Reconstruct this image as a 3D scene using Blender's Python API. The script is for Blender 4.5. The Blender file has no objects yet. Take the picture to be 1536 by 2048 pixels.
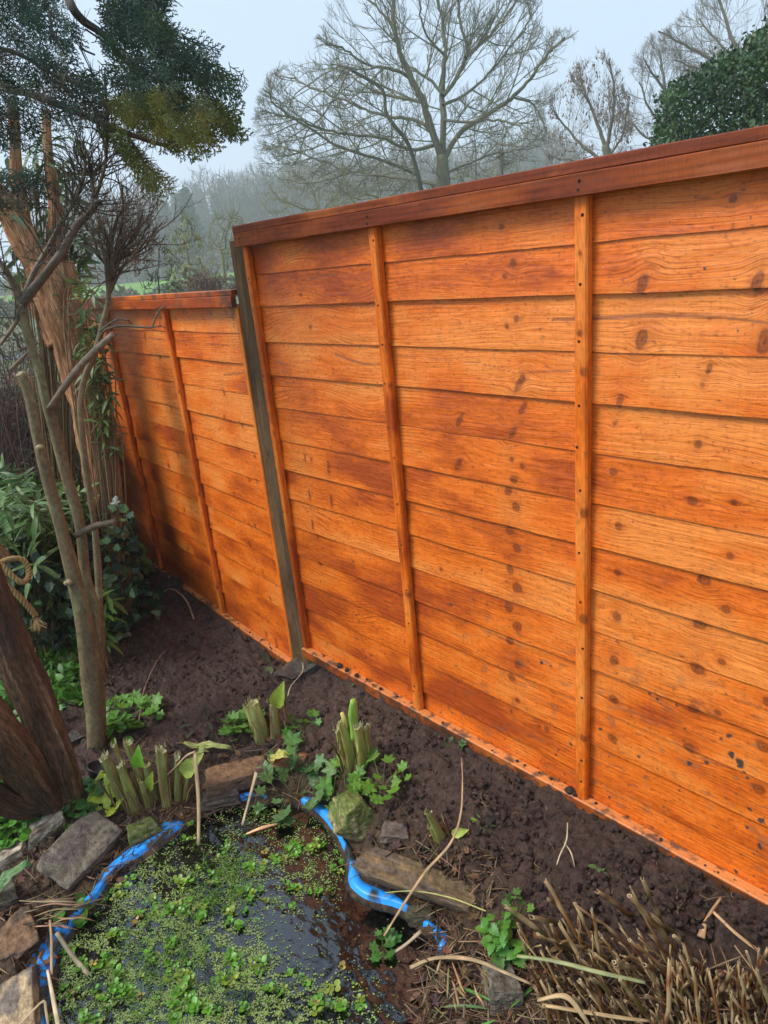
import bpy, math, random
import numpy as np
from mathutils import Matrix, Vector

# ------------------------------------------------------------------ camera, sky, sun, exposure
S = bpy.context.scene
COL = S.collection
CZ = 1.43                       # eye height
RM = np.array([[0.67933474, 0.18844893, -0.7092188],
               [0.72764755, -0.29815978, 0.61776192],
               [-0.09504395, -0.93572846, -0.3396747]])     # rows: world axes in camera (x right, y down, z forward)
FPX = 1402.4
cam_d = bpy.data.cameras.new('camera'); cam = bpy.data.objects.new('camera', cam_d); COL.objects.link(cam)
M = Matrix.Identity(4)
for i in range(3):
    M[i][0] = RM[i, 0]; M[i][1] = -RM[i, 1]; M[i][2] = -RM[i, 2]
M[2][3] = CZ
cam.matrix_world = M
cam_d.sensor_fit = 'HORIZONTAL'; cam_d.sensor_width = 36.0; cam_d.lens = 36.0 * FPX / 1536.0
cam_d.clip_start = 0.05; cam_d.clip_end = 3000
S.camera = cam
S.render.resolution_x = 768; S.render.resolution_y = 1024

SUN_EL, SUN_AZ = math.radians(50), math.radians(-150)     # azimuth of the sun, measured from +Y clockwise
wd = bpy.data.worlds.new('World'); S.world = wd; wd.use_nodes = True
nt = wd.node_tree; bg = nt.nodes['Background']
sky = nt.nodes.new('ShaderNodeTexSky'); sky.sky_type = 'NISHITA'; sky.sun_disc = False
sky.sun_elevation = SUN_EL; sky.sun_rotation = SUN_AZ; sky.air_density = 1.5; sky.dust_density = 4.0
mx = nt.nodes.new('ShaderNodeMix'); mx.data_type = 'RGBA'; mx.inputs[0].default_value = 0.86
nt.links.new(sky.outputs[0], mx.inputs[6]); mx.inputs[7].default_value = (4.9, 6.2, 8.0, 1)   # overcast cloud veil
nt.links.new(mx.outputs[2], bg.inputs[0]); bg.inputs[1].default_value = 0.1
sd = bpy.data.lights.new('sun', 'SUN'); sd.energy = 2.6; sd.angle = math.radians(22); sd.color = (1.0, 0.955, 0.87)
so = bpy.data.objects.new('sun', sd); COL.objects.link(so)
dirv = Vector((math.sin(SUN_AZ) * math.cos(SUN_EL), math.cos(SUN_AZ) * math.cos(SUN_EL), math.sin(SUN_EL)))
so.rotation_euler = dirv.to_track_quat('Z', 'Y').to_euler()
so.location = (0, -3, 8)
S.view_settings.view_transform = 'Standard'; S.view_settings.look = 'None'
S.view_settings.exposure = 0.56; S.view_settings.gamma = 1.0
S.cycles.max_bounces = 8; S.cycles.transparent_max_bounces = 16; S.cycles.volume_bounces = 2

# ------------------------------------------------------------------ helpers
rng = np.random.default_rng(7); random.seed(7)
def ray(x, y): return RM @ np.array([x - 768.0, y - 1024.0, FPX])
def at_z(x, y, z): r = ray(x, y); t = (z - CZ) / r[2]; return r * t + [0, 0, CZ]
def at_Y(x, y, Y): r = ray(x, y); return r * (Y / r[1]) + [0, 0, CZ]
def at_D(x, y, d): r = ray(x, y); return r * (d / np.hypot(r[0], r[1])) + [0, 0, CZ]     # horizontal distance d
def pxm(p): return float(abs((np.asarray(p) - [0, 0, CZ]) @ RM[:, 2])) / FPX                      # metres per photo pixel
def to_px(P):
    P = np.atleast_2d(P) - [0, 0, CZ]; q = P @ RM
    return np.stack([q[:, 0] / q[:, 2] * FPX + 768, q[:, 1] / q[:, 2] * FPX + 1024], 1)

def _h(ix, iy, iz, seed):
    n = (ix * 73856093) ^ (iy * 19349663) ^ (iz * 83492791) ^ (seed * 2654435761 & 0x7fffffff)
    n = (n ^ (n >> 13)) * 1274126177 & 0x7fffffff
    n = (n ^ (n >> 16)) & 0xffffff
    return n / 16777215.0
def vnoise(P, seed=0):
    P = np.asarray(P, float); i = np.floor(P).astype(np.int64); f = P - i; u = f * f * (3 - 2 * f)
    o = 0
    for a in (0, 1):
        wx = u[..., 0] if a else 1 - u[..., 0]
        for b in (0, 1):
            wy = u[..., 1] if b else 1 - u[..., 1]
            for c in (0, 1):
                wz = u[..., 2] if c else 1 - u[..., 2]
                o = o + wx * wy * wz * _h(i[..., 0] + a, i[..., 1] + b, i[..., 2] + c, seed)
    return o * 2 - 1
def fbm(P, oct=4, seed=0, gain=0.5):
    s = 0; a = 1.0; P = np.asarray(P, float)
    for k in range(oct):
        s = s + a * vnoise(P, seed + k * 17); P = P * 2.03 + 3.7; a *= gain
    return s
def sst(a, b, x): t = np.clip((x - a) / (b - a), 0, 1); return t * t * (3 - 2 * t)
def inpoly(pts, poly):
    x, y = pts[:, 0], pts[:, 1]; c = np.zeros(len(pts), bool); n = len(poly)
    for i in range(n):
        x1, y1 = poly[i]; x2, y2 = poly[i - 1]
        m = ((y1 > y) != (y2 > y)) & (x < (x2 - x1) * (y - y1) / ((y2 - y1) + 1e-12) + x1); c ^= m
    return c
def rand_in_poly(poly, n, g=None):
    g = g or rng; poly = np.array(poly, float); lo = poly.min(0); hi = poly.max(0); out = []
    k = 0
    while k < n:
        q = lo + g.random((n * 2, 2)) * (hi - lo); q = q[inpoly(q, poly)]; out.append(q); k += len(q)
    return np.concatenate(out)[:n]
def polydist(pts, poly, closed=True):
    poly = np.asarray(poly, float); d = np.full(len(pts), 1e9); n = len(poly)
    for i in range(0 if closed else 1, n):
        a = poly[i - 1]; b = poly[i]; ab = b - a; t = np.clip(((pts - a) @ ab) / (ab @ ab + 1e-12), 0, 1)
        d = np.minimum(d, np.linalg.norm(pts - (a + t[:, None] * ab), axis=1))
    return d
def crom(P, k=6):
    P = np.asarray(P, float)
    if len(P) < 3 or k < 2: return P
    Q = np.vstack([2 * P[0] - P[1], P, 2 * P[-1] - P[-2]]); out = []
    for i in range(1, len(Q) - 2):
        for t in np.arange(k) / k:
            out.append(0.5 * (2 * Q[i] + (Q[i + 1] - Q[i - 1]) * t + (2 * Q[i - 1] - 5 * Q[i] + 4 * Q[i + 1] - Q[i + 2]) * t * t
                              + (3 * Q[i] - Q[i - 1] - 3 * Q[i + 1] + Q[i + 2]) * t ** 3))
    out.append(Q[-2]); return np.array(out)
def unit(v): v = np.asarray(v, float); return v / (np.linalg.norm(v, axis=-1, keepdims=True) + 1e-12)

class MB:
    """collects vertices, faces, a colour and a texture coordinate per vertex; build() links ONE mesh object"""
    def __init__(s): s.V = []; s.C = []; s.B = []; s.F = []; s.n = 0
    def add(s, V, F, col=(1, 1, 1), bc=None):
        V = np.asarray(V, float).reshape(-1, 3); n = len(V)
        c = np.asarray(col, float)
        if c.ndim == 1: c = np.tile(c[:3], (n, 1))
        s.V.append(V); s.C.append(c[:, :3]); s.B.append(V if bc is None else np.asarray(bc, float))
        if isinstance(F, np.ndarray): s.F.append(F + s.n)
        else:
            by = {}
            for f in F: by.setdefault(len(f), []).append(f)
            for k, v in by.items(): s.F.append(np.array(v, np.int64) + s.n)
        s.n += n; return s
    def build(s, name, mat, parent=None, smooth=True, origin=None):
        V = np.concatenate(s.V); me = bpy.data.meshes.new(name)
        if origin is not None: V = V - np.asarray(origin)
        me.vertices.add(len(V)); me.vertices.foreach_set('co', V.astype(np.float32).ravel())
        tot = np.concatenate([np.full(len(f), f.shape[1], np.int32) for f in s.F])
        idx = np.concatenate([f.ravel() for f in s.F]).astype(np.int32)
        me.loops.add(len(idx)); me.loops.foreach_set('vertex_index', idx)
        me.polygons.add(len(tot)); st = np.zeros(len(tot), np.int32); st[1:] = np.cumsum(tot)[:-1]
        me.polygons.foreach_set('loop_start', st); me.polygons.foreach_set('loop_total', tot)
        me.polygons.foreach_set('use_smooth', np.full(len(tot), smooth))
        me.update(calc_edges=True)
        C = np.concatenate(s.C); a = me.color_attributes.new('Col', 'FLOAT_COLOR', 'POINT')
        a.data.foreach_set('color', np.hstack([C, np.ones((len(C), 1))]).astype(np.float32).ravel())
        b = me.attributes.new('bc', 'FLOAT_VECTOR', 'POINT'); b.data.foreach_set('vector', np.concatenate(s.B).astype(np.float32).ravel())
        me.materials.append(mat); me.validate()
        o = bpy.data.objects.new(name, me); COL.objects.link(o)
        if origin is not None: o.location = origin
        if parent is not None:
            o.parent = parent
            o.matrix_parent_inverse = Matrix.Translation(-Vector(parent.location))
        return o
def tag(o, label, cat, group=None, kind=None):
    o['label'] = label; o['category'] = cat
    if group: o['group'] = group
    if kind: o['kind'] = kind
    return o
def thing(name, label, cat, loc, group=None):
    o = bpy.data.objects.new(name, None); COL.objects.link(o); o.location = tuple(float(v) for v in loc); o.empty_display_size = 0.1
    return tag(o, label, cat, group)
def struct(o): o['kind'] = 'structure'; return o

def grid_faces(m, n, closed=False):
    """m rows of n vertices"""
    i = np.arange(m - 1)[:, None] * n; j = np.arange(n if closed else n - 1)[None, :]; j2 = (j + 1) % n
    return np.stack([i + j, i + j2, i + n + j2, i + n + j], -1).reshape(-1, 4)
def tube(mb, P, r, sides=8, col=(1, 1, 1), wob=0.0, wf=12.0, seed=0, cap=True, flat=1.0, colfn=None, up=None):
    P = np.asarray(P, float); m = len(P); r = np.broadcast_to(np.asarray(r, float), (m,)) if np.ndim(r) == 0 else np.asarray(r, float)
    T = unit(np.gradient(P, axis=0)); a = np.array([0, 0, 1.0]) if abs(T[0][2]) < 0.9 else np.array([1.0, 0, 0])
    if up is not None: a = np.asarray(up, float)
    N = np.zeros_like(P); n = unit(np.cross(np.cross(T[0], a), T[0]))
    for i in range(m):
        n = n - T[i] * (n @ T[i]); n = n / (np.linalg.norm(n) + 1e-12); N[i] = n
    Bn = np.cross(T, N); th = np.arange(sides) / sides * 2 * np.pi
    L = np.concatenate([[0], np.cumsum(np.linalg.norm(np.diff(P, axis=0), axis=1))])
    c, s_ = np.cos(th), np.sin(th)
    R = np.repeat(r[:, None], sides, 1)
    bc = np.stack([R * c, R * s_, np.repeat(L[:, None], sides, 1)], -1) + [seed * 1.37, 0, 0]
    if wob: R = R * (1 + wob * fbm(np.stack([c[None] * 1.2 + 0 * R, s_[None] * 1.2 + 0 * R, L[:, None] * wf + 0 * R], -1), 3, seed))
    V = P[:, None] + R[..., None] * (c[None, :, None] * Bn[:, None] * 1.0 + s_[None, :, None] * N[:, None] * flat)
    Vf = V.reshape(-1, 3); cc = col
    if colfn is not None: cc = colfn(bc.reshape(-1, 3), Vf)
    elif np.ndim(col) == 2: cc = np.repeat(np.asarray(col), sides, 0)
    F = [grid_faces(m, sides, True)]
    mb.add(Vf, F[0], cc, bc.reshape(-1, 3))
    if cap and sides > 2:
        k = mb.n - m * sides
        mb.F.append(np.array([[k + j for j in range(sides)][::-1]])); mb.F.append(np.array([[k + (m - 1) * sides + j for j in range(sides)]]))
    return V
def scatter(mb, tv, tf, pos, d, nrm, sc, col):
    """copies of a small template (x across, y along the leaf, z its normal) put at pos"""
    pos = np.atleast_2d(pos); d = unit(np.atleast_2d(d)); n = np.atleast_2d(nrm)
    n = unit(n - d * np.sum(n * d, 1, keepdims=True)); x = np.cross(d, n)
    sc = np.broadcast_to(np.asarray(sc, float).reshape(-1, 1) if np.ndim(sc) < 2 else np.asarray(sc, float), (len(pos), 3 if np.ndim(sc) == 2 else 1))
    if sc.shape[1] == 1: sc = np.repeat(sc, 3, 1)
    V = (pos[:, None] + tv[None, :, 0:1] * (x * sc[:, 0:1])[:, None] + tv[None, :, 1:2] * (d * sc[:, 1:2])[:, None] + tv[None, :, 2:3] * (n * sc[:, 2:3])[:, None])
    k = len(tv); N = len(pos); off = (np.arange(N) * k)[:, None]
    col = np.asarray(col, float)
    if col.ndim == 1: col = np.tile(col, (N, 1))
    base = mb.n
    mb.V.append(V.reshape(-1, 3)); mb.C.append(np.repeat(col, k, 0)); mb.B.append(V.reshape(-1, 3)); mb.n += N * k
    by = {}
    for f in tf: by.setdefault(len(f), []).append(f)
    for kk, v in by.items():
        v = np.array(v); mb.F.append((v[None] + off[..., None]).reshape(-1, kk) + base)
def rdir(n, up=0.0, g=None):
    g = g or rng; v = g.normal(size=(n, 3)); v = unit(v); v[:, 2] = v[:, 2] + up; return unit(v)
def jit(col, n, s=0.2, g=None):
    g = g or rng; c = np.tile(np.asarray(col, float), (n, 1)); return np.clip(c * (1 + s * g.normal(size=(n, 1))) * (1 + s * 0.35 * g.normal(size=(n, 3))), 0.003, 1)

# leaf templates: unit length along y
def leaf_t(w, rows=5, fold=0.12, curl=0.25, shape='lance', ser=0.0):
    V = []; F = []
    ys = np.linspace(0, 1, rows + 1)
    for i, y in enumerate(ys):
        if shape == 'lance': hw = w * math.sin(math.pi * min(1, y * 0.94 + 0.03)) ** 0.8
        elif shape == 'ovate': hw = w * math.sin(math.pi * (y ** 0.72) * 0.98 + 0.02)
        else: hw = w * math.sqrt(max(0.0, 1 - (2 * y - 1) ** 2))
        if ser and 0 < i < rows: hw *= 1 + (ser if i % 2 else -ser)
        z = -curl * y * y
        V += [(-hw, y, z + fold * hw / max(w, 1e-6) * 0.5), (0, y + (0.0), z), (hw, y, z + fold * hw / max(w, 1e-6) * 0.5)]
    for i in range(rows):
        a = i * 3; F += [(a, a + 1, a + 4, a + 3), (a + 1, a + 2, a + 5, a + 4)]
    return np.array(V, float), F
LANCE = leaf_t(0.10, 5, 0.05, 0.35)
OVAL = leaf_t(0.26, 4, 0.10, 0.2)
SMALL = leaf_t(0.22, 2, 0.08, 0.1)
NETTLE = leaf_t(0.34, 11, 0.14, 0.3, 'ovate', 0.16)
ROUND = (np.array([(0, 0, 0)] + [(0.5 * math.sin(a), 0.5 - 0.5 * math.cos(a), 0.05 * abs(math.sin(a))) for a in np.arange(1, 10) * 2 * math.pi / 10] + [(0, .5, -0.06)]),
         [(10, i, i + 1) for i in range(0, 9)] + [(10, 9, 0)])
IVY = (np.array([(0, 0.12, 0), (0.22, 0.0, .03), (0.30, 0.22, .05), (0.52, 0.32, .02), (0.28, 0.52, .04), (0.30, 0.70, .02), (0.0, 1.0, -.06), (-0.30, 0.70, .02), (-0.28, 0.52, .04), (-0.52, 0.32, .02), (-0.30, 0.22, .05), (-0.22, 0.0, .03), (0, .42, -.03)]),
       [(12, i, i + 1) for i in range(0, 11)] + [(12, 11, 0)])
def lobed(nl=5, depth=0.35, teeth=3):
    V = [(0, 0.45, -0.05)]; n = nl * teeth * 2
    for i in range(n + 1):
        t = i / n; a = math.radians(200) * (t - 0.5) * 1.45
        lobe = 1 - depth * (0.5 + 0.5 * math.cos(2 * math.pi * nl * t + math.pi * 0)) * 1.0
        r = 0.55 * lobe * (1 + (0.09 if i % 2 else -0.05))
        V.append((r * math.sin(a), 0.45 + r * math.cos(a), 0.05 * math.cos(6 * a)))
    V.append((0, 0.05, 0)); m = len(V) - 1
    return np.array(V), [(0, i, i + 1) for i in range(1, m)] + [(0, m, 1)]
LOBED = lobed()

# ------------------------------------------------------------------ materials
def newmat(name):
    m = bpy.data.materials.new(name); m.use_nodes = True; t = m.node_tree; p = t.nodes['Principled BSDF']; return m, t, p
def N(t, typ, **kw):
    n = t.nodes.new(typ)
    for k, v in kw.items(): setattr(n, k, v)
    return n
def attr(t, name): return N(t, 'ShaderNodeAttribute', attribute_name=name)
def noise_n(t, vec, scale, stretch=(1, 1, 1), detail=5, rough=0.6):
    mp = N(t, 'ShaderNodeMapping'); mp.inputs['Scale'].default_value = tuple(scale * s for s in stretch)
    t.links.new(vec, mp.inputs['Vector']); n = N(t, 'ShaderNodeTexNoise'); n.inputs['Scale'].default_value = 1.0
    n.inputs['Detail'].default_value = detail; n.inputs['Roughness'].default_value = rough
    t.links.new(mp.outputs[0], n.inputs['Vector']); return n.outputs['Fac']
def ramp(t, fac, stops):
    r = N(t, 'ShaderNodeValToRGB'); e = r.color_ramp.elements
    for i, (p, c) in enumerate(stops):
        el = e[i] if i < 2 else e.new(p)
        el.position = p; el.color = (*c, 1) if len(c) == 3 else c
    t.links.new(fac, r.inputs[0]); return r.outputs[0]
def mul(t, a, b, fac=1.0):
    m = N(t, 'ShaderNodeMix', data_type='RGBA', blend_type='MULTIPLY'); m.inputs[0].default_value = fac
    t.links.new(a, m.inputs[6]); t.links.new(b, m.inputs[7]); return m.outputs[2]
def bump(t, p, h, strength, dist):
    b = N(t, 'ShaderNodeBump'); b.inputs['Strength'].default_value = strength; b.inputs['Distance'].default_value = dist
    t.links.new(h, b.inputs['Height']); t.links.new(b.outputs[0], p.inputs['Normal']); return b
def surf_mat(name, scale=60, stretch=(1, 1, 1), var=(0.7, 1.25), rough=0.7, bmp=0.5, bd=0.004, spec=0.4, coat=0.0, detail=6, use='bc', rough_var=0.0, bscale=None):
    m, t, p = newmat(name); c = attr(t, 'Col'); v = attr(t, use)
    nf = noise_n(t, v.outputs['Vector'], scale, stretch, detail)
    lo, hi = var; r = ramp(t, nf, [(0.3, (lo, lo, lo)), (0.7, (hi, hi, hi))])
    t.links.new(mul(t, c.outputs['Color'], r), p.inputs['Base Color'])
    p.inputs['Roughness'].default_value = rough; p.inputs['Specular IOR Level'].default_value = spec
    if rough_var:
        rr = ramp(t, noise_n(t, v.outputs['Vector'], scale * 0.35, stretch, 3), [(0.35, (rough - rough_var,) * 3), (0.65, (min(1, rough + rough_var),) * 3)])
        t.links.new(rr, p.inputs['Roughness'])
    if coat: p.inputs['Coat Weight'].default_value = coat; p.inputs['Coat Roughness'].default_value = 0.15
    if bmp:
        h = nf if bscale is None else noise_n(t, v.outputs['Vector'], bscale, stretch, detail, 0.7)
        bump(t, p, h, bmp, bd)
    return m
M_STAIN = surf_mat('stained_timber', 260, (0.13, 1, 1), (0.84, 1.14), 0.5, 0.5, 0.0016, 0.35, 0.0, 6, rough_var=0.1)
def board_mat():
    m, t, p = newmat('stained_lap_boards'); c = attr(t, 'Col'); v = attr(t, 'bc').outputs['Vector']
    n1 = noise_n(t, v, 1, (9, 330, 9), 5, 0.65); r1 = ramp(t, n1, [(0.32, (.80, .76, .74)), (0.66, (1.12, 1.14, 1.16))])
    n2 = noise_n(t, v, 1, (55, 260, 9), 4, 0.7); r2 = ramp(t, n2, [(0.36, (.66, .58, .52)), (0.47, (1, 1, 1))])        # short dark pores
    mp = N(t, 'ShaderNodeMapping'); mp.inputs['Scale'].default_value = (0.35, 1, 1); t.links.new(v, mp.inputs['Vector'])
    w = N(t, 'ShaderNodeTexWave', wave_type='BANDS', bands_direction='Y'); w.inputs['Scale'].default_value = 33; w.inputs['Distortion'].default_value = 2.2; w.inputs['Detail'].default_value = 2.5; w.inputs['Detail Scale'].default_value = 0.35
    t.links.new(mp.outputs[0], w.inputs['Vector']); r3 = ramp(t, w.outputs['Fac'], [(0.0, (.66, .57, .50)), (0.28, (1, 1, 1))])
    msk = ramp(t, noise_n(t, v, 1, (3.5, 22, 30), 3, 0.6), [(0.42, (0, 0, 0)), (0.62, (1, 1, 1))])
    a = mul(t, c.outputs['Color'], r1); a = mul(t, a, r2)
    m3 = N(t, 'ShaderNodeMix', data_type='RGBA', blend_type='MULTIPLY'); t.links.new(msk, m3.inputs[0]); t.links.new(a, m3.inputs[6]); t.links.new(r3, m3.inputs[7])
    t.links.new(m3.outputs[2], p.inputs['Base Color']); p.inputs['Specular IOR Level'].default_value = 0.5
    t.links.new(ramp(t, n1, [(0.35, (.34,) * 3), (0.65, (.55,) * 3)]), p.inputs['Roughness']); bump(t, p, n1, 0.55, 0.0018); return m
M_BOARD = board_mat()
M_STAINV = surf_mat('stained_timber_rail', 260, (1, 1, 0.12), (0.72, 1.22), 0.5, 0.5, 0.0016, 0.35, 0, 6, rough_var=0.1)
M_POST = surf_mat('weathered_timber', 200, (1, 1, 0.1), (0.6, 1.35), 0.8, 0.6, 0.002, 0.25)
M_BARK = surf_mat('stringy_bark', 190, (1, 1, 0.09), (0.3, 1.7), 0.75, 1.0, 0.008, 0.3)
M_BARKD = surf_mat('dark_fissured_bark', 240, (1, 1, 0.16), (0.2, 2.0), 0.6, 1.0, 0.010, 0.4)
M_SMOOTH = surf_mat('smooth_lichen_bark', 90, (1, 1, 0.7), (0.6, 1.35), 0.6, 0.6, 0.003, 0.35)
M_TWIG = surf_mat('twig_bark', 60, (1, 1, 0.4), (0.75, 1.2), 0.75, 0.2, 0.002, 0.25)
M_FAR = surf_mat('far_tree_bark', 3, (1, 1, 1), (0.75, 1.2), 0.9, 0, 0, 0.1)
M_SOIL = surf_mat('wet_soil', 70, (1, 1, 1), (0.5, 1.5), 0.52, 1.0, 0.016, 0.4, 0.0, 9, rough_var=0.17, bscale=110)
M_ROCK = surf_mat('wet_rock', 46, (1, 1, 1.8), (0.45, 1.5), 0.58, 1.0, 0.009, 0.35, 0.0, 9, rough_var=0.12)
M_TERR = surf_mat('meadow_ground', 0.6, (1, 1, 1), (0.8, 1.2), 0.9, 0.2, 0.05, 0.1)
M_BLUE = surf_mat('blue_plastic', 40, (1, 1, 1), (0.9, 1.06), 0.38, 0.15, 0.002, 0.5)
M_CANE = surf_mat('dry_cane', 300, (1, 1, 0.1), (0.55, 1.4), 0.55, 0.5, 0.001, 0.35)
M_STEM = surf_mat('cut_green_stem', 200, (1, 1, 0.1), (0.7, 1.3), 0.35, 0.5, 0.002, 0.5)
M_DARKP = surf_mat('dark_pot', 30, (1, 1, 1), (0.85, 1.1), 0.35, 0.1, 0.001, 0.5)
M_ROPE = surf_mat('rope_fibre', 500, (1, 1, 0.3), (0.6, 1.35), 0.9, 0.8, 0.001, 0.1)
def leaf_mat(name, rough=0.45, trans=0.25, spec=0.4):
    m, t, p = newmat(name); c = attr(t, 'Col'); v = attr(t, 'bc')
    nf = noise_n(t, v.outputs['Vector'], 90, (1, 1, 1), 3); r = ramp(t, nf, [(0.3, (.75, .75, .75)), (0.7, (1.2, 1.2, 1.2))])
    col = mul(t, c.outputs['Color'], r); t.links.new(col, p.inputs['Base Color'])
    p.inputs['Roughness'].default_value = rough; p.inputs['Specular IOR Level'].default_value = spec
    bump(t, p, nf, 0.3, 0.002)
    if trans:
        tr = N(t, 'ShaderNodeBsdfTranslucent'); t.links.new(col, tr.inputs['Color']); ms = N(t, 'ShaderNodeMixShader'); ms.inputs[0].default_value = trans
        t.links.new(p.outputs[0], ms.inputs[1]); t.links.new(tr.outputs[0], ms.inputs[2])
        t.links.new(ms.outputs[0], t.nodes['Material Output'].inputs[0])
    return m
M_LEAF = leaf_mat('green_leaf'); M_GLOSSY = leaf_mat('glossy_leaf', 0.4, 0.12, 0.45); M_DRY = leaf_mat('dead_leaf', 0.6, 0.1, 0.3)
M_CONIF = leaf_mat('conifer_scale_leaf', 0.6, 0.12, 0.25)
def water_mat():
    m, t, p = newmat('pond_water'); t.nodes.remove(p)
    gl = N(t, 'ShaderNodeBsdfGlossy'); gl.inputs['Roughness'].default_value = 0.09; gl.inputs['Color'].default_value = (1, 1, 1, 1)
    tr = N(t, 'ShaderNodeBsdfTransparent'); tr.inputs['Color'].default_value = (0.55, 0.60, 0.45, 1)
    fr = N(t, 'ShaderNodeFresnel'); fr.inputs['IOR'].default_value = 2.05
    tc = N(t, 'ShaderNodeTexCoord'); n1 = noise_n(t, tc.outputs['Object'], 26, (1, 1, 1), 3, 0.5)
    b = N(t, 'ShaderNodeBump'); b.inputs['Strength'].default_value = 0.16; b.inputs['Distance'].default_value = 0.01
    t.links.new(n1, b.inputs['Height'])
    for k in (gl, fr): t.links.new(b.outputs[0], k.inputs['Normal'])
    ms = N(t, 'ShaderNodeMixShader'); t.links.new(fr.outputs[0], ms.inputs[0]); t.links.new(tr.outputs[0], ms.inputs[1]); t.links.new(gl.outputs[0], ms.inputs[2])
    t.links.new(ms.outputs[0], t.nodes['Material Output'].inputs[0]); return m
M_WATER = water_mat()
#PART2
# ------------------------------------------------------------------ the soil bed, the pond basin and the land beyond
WZ = -0.175                                         # water level
pond_px = [(70, 2180), (92, 2048), (100, 1980), (118, 1905), (155, 1850), (200, 1795), (235, 1745), (300, 1705), (350, 1668), (400, 1632), (455, 1612),
           (500, 1604), (560, 1604), (612, 1614), (650, 1642), (684, 1690), (700, 1735), (702, 1775), (735, 1803), (800, 1822), (850, 1858), (878, 1890),
           (878, 1950), (850, 2048), (820, 2180)]
POND = crom(np.array([at_z(x, y, WZ)[:2] for x, y in pond_px]), 4)
def ground_z(x, y):
    """bed surface without the small clods"""
    x = np.asarray(x, float); y = np.asarray(y, float)
    g = -0.125 + 0.131 * sst(-2.25, -1.75, x) * sst(0.78, 1.28, y)
    g = g + 0.02 * fbm(np.stack([x * 2.2, y * 2.2, 0 * x], -1), 2, 5)
    return g
def soil_z(x, y):
    x = np.asarray(x, float); y = np.asarray(y, float); sh = x.shape
    q = np.stack([x.ravel(), y.ravel()], 1); ins = inpoly(q, POND); d = polydist(q, POND); d = np.where(ins, -d, d).reshape(sh)
    g = ground_z(x, y)
    rim = WZ + 0.012
    w = sst(0.0, 0.13, d)
    g = np.where(d > 0, rim * (1 - w) + g * w, rim - 0.45 * sst(0, 0.16, -d))
    return g, d
_gx = np.arange(-7, 1.6, 0.02); _gy = np.arange(-1, 4, 0.02); _GZ = soil_z(*np.meshgrid(_gx, _gy))[0]
def gz(x, y):
    i = min(max(int((y + 1) / 0.02 + .5), 0), len(_gy) - 1); j = min(max(int((x + 7) / 0.02 + .5), 0), len(_gx) - 1); return _GZ[i, j]
def at_g(px, py):
    z = -0.1
    for _ in range(5):
        p = at_z(px, py, z); z = max(float(gz(p[0], p[1])), WZ)
    return at_z(px, py, z)
def build_soil():
    xs = np.arange(-5.6, 0.9, 0.0075); ys = np.arange(-0.5, 2.0, 0.0075)
    X, Y = np.meshgrid(xs, ys); q = np.stack([X.ravel(), Y.ravel()], 1)
    vis = to_px(np.c_[q, np.full(len(q), -0.1)])
    Z, D = soil_z(X, Y)
    P = np.stack([X, Y, 0 * X], -1)
    cl = np.abs(fbm(P * 17, 3, 11)); cl2 = fbm(P * 42, 3, 12); cl3 = np.abs(fbm(P * 80, 2, 13)); cl4 = fbm(P * 5, 2, 16)
    amp = sst(-0.01, 0.08, D)
    Z = Z + amp * (0.012 * cl4 + 0.022 * cl + 0.016 * np.abs(cl2) + 0.012 * cl3 - 0.017)
    n1 = fbm(P * 2.5, 3, 21)[..., None]; n2 = fbm(P * 60, 2, 22)[..., None]
    c = np.array([0.080, 0.047, 0.036]) * (1 + 0.18 * n1 + 0.22 * n2)
    litter = np.array([0.10, 0.062, 0.034]) * (1 + 0.4 * n2)
    k = (1 - sst(0.08, 0.26, D + 0.05 * n1[..., 0]))[..., None] * 0.75
    c = c * (1 - k) + litter * k
    pale = (fbm(P * 95, 2, 31) > 0.93)[..., None]; c = np.where(pale, c * 1.5, c)
    c = np.where((D < -0.012)[..., None], np.array([0.018, 0.024, 0.014]) * (1 + 0.3 * n2), c)
    mb = MB(); mb.add(np.stack([X, Y, Z], -1).reshape(-1, 3), grid_faces(*X.shape), np.clip(c, 0.005, 1).reshape(-1, 3))
    struct(mb.build('soil', M_SOIL))
build_soil()
# water surface with real ripple rings from the rain
def build_water():
    lo = POND.min(0) - 0.02; hi = POND.max(0) + 0.02
    X, Y = np.meshgrid(np.arange(lo[0], hi[0], 0.008), np.arange(lo[1], hi[1], 0.008)); Z = np.full(X.shape, WZ)
    for px, py, r in [(1480 / 2.194, 1450 + 870 / 2.56, .03), (672, 1840, .028), (690, 1962, .05), (740, 1900, .04), (800, 1850, .035), (640, 1855, .03), (600, 2010, .04), (560, 1700, .02), (770, 1960, .05)]:
        p = at_z(px, py, WZ); d = np.hypot(X - p[0], Y - p[1]); Z += 0.0011 * np.cos(d / 0.0048 * 1.05) * np.exp(-(d / r) ** 2)
    Z += 0.0006 * fbm(np.stack([X * 25, Y * 40, 0 * X], -1), 2, 3)
    mb = MB(); mb.add(np.stack([X, Y, Z], -1).reshape(-1, 3), grid_faces(*X.shape)); struct(mb.build('pond_water', M_WATER))
build_water()

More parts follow.
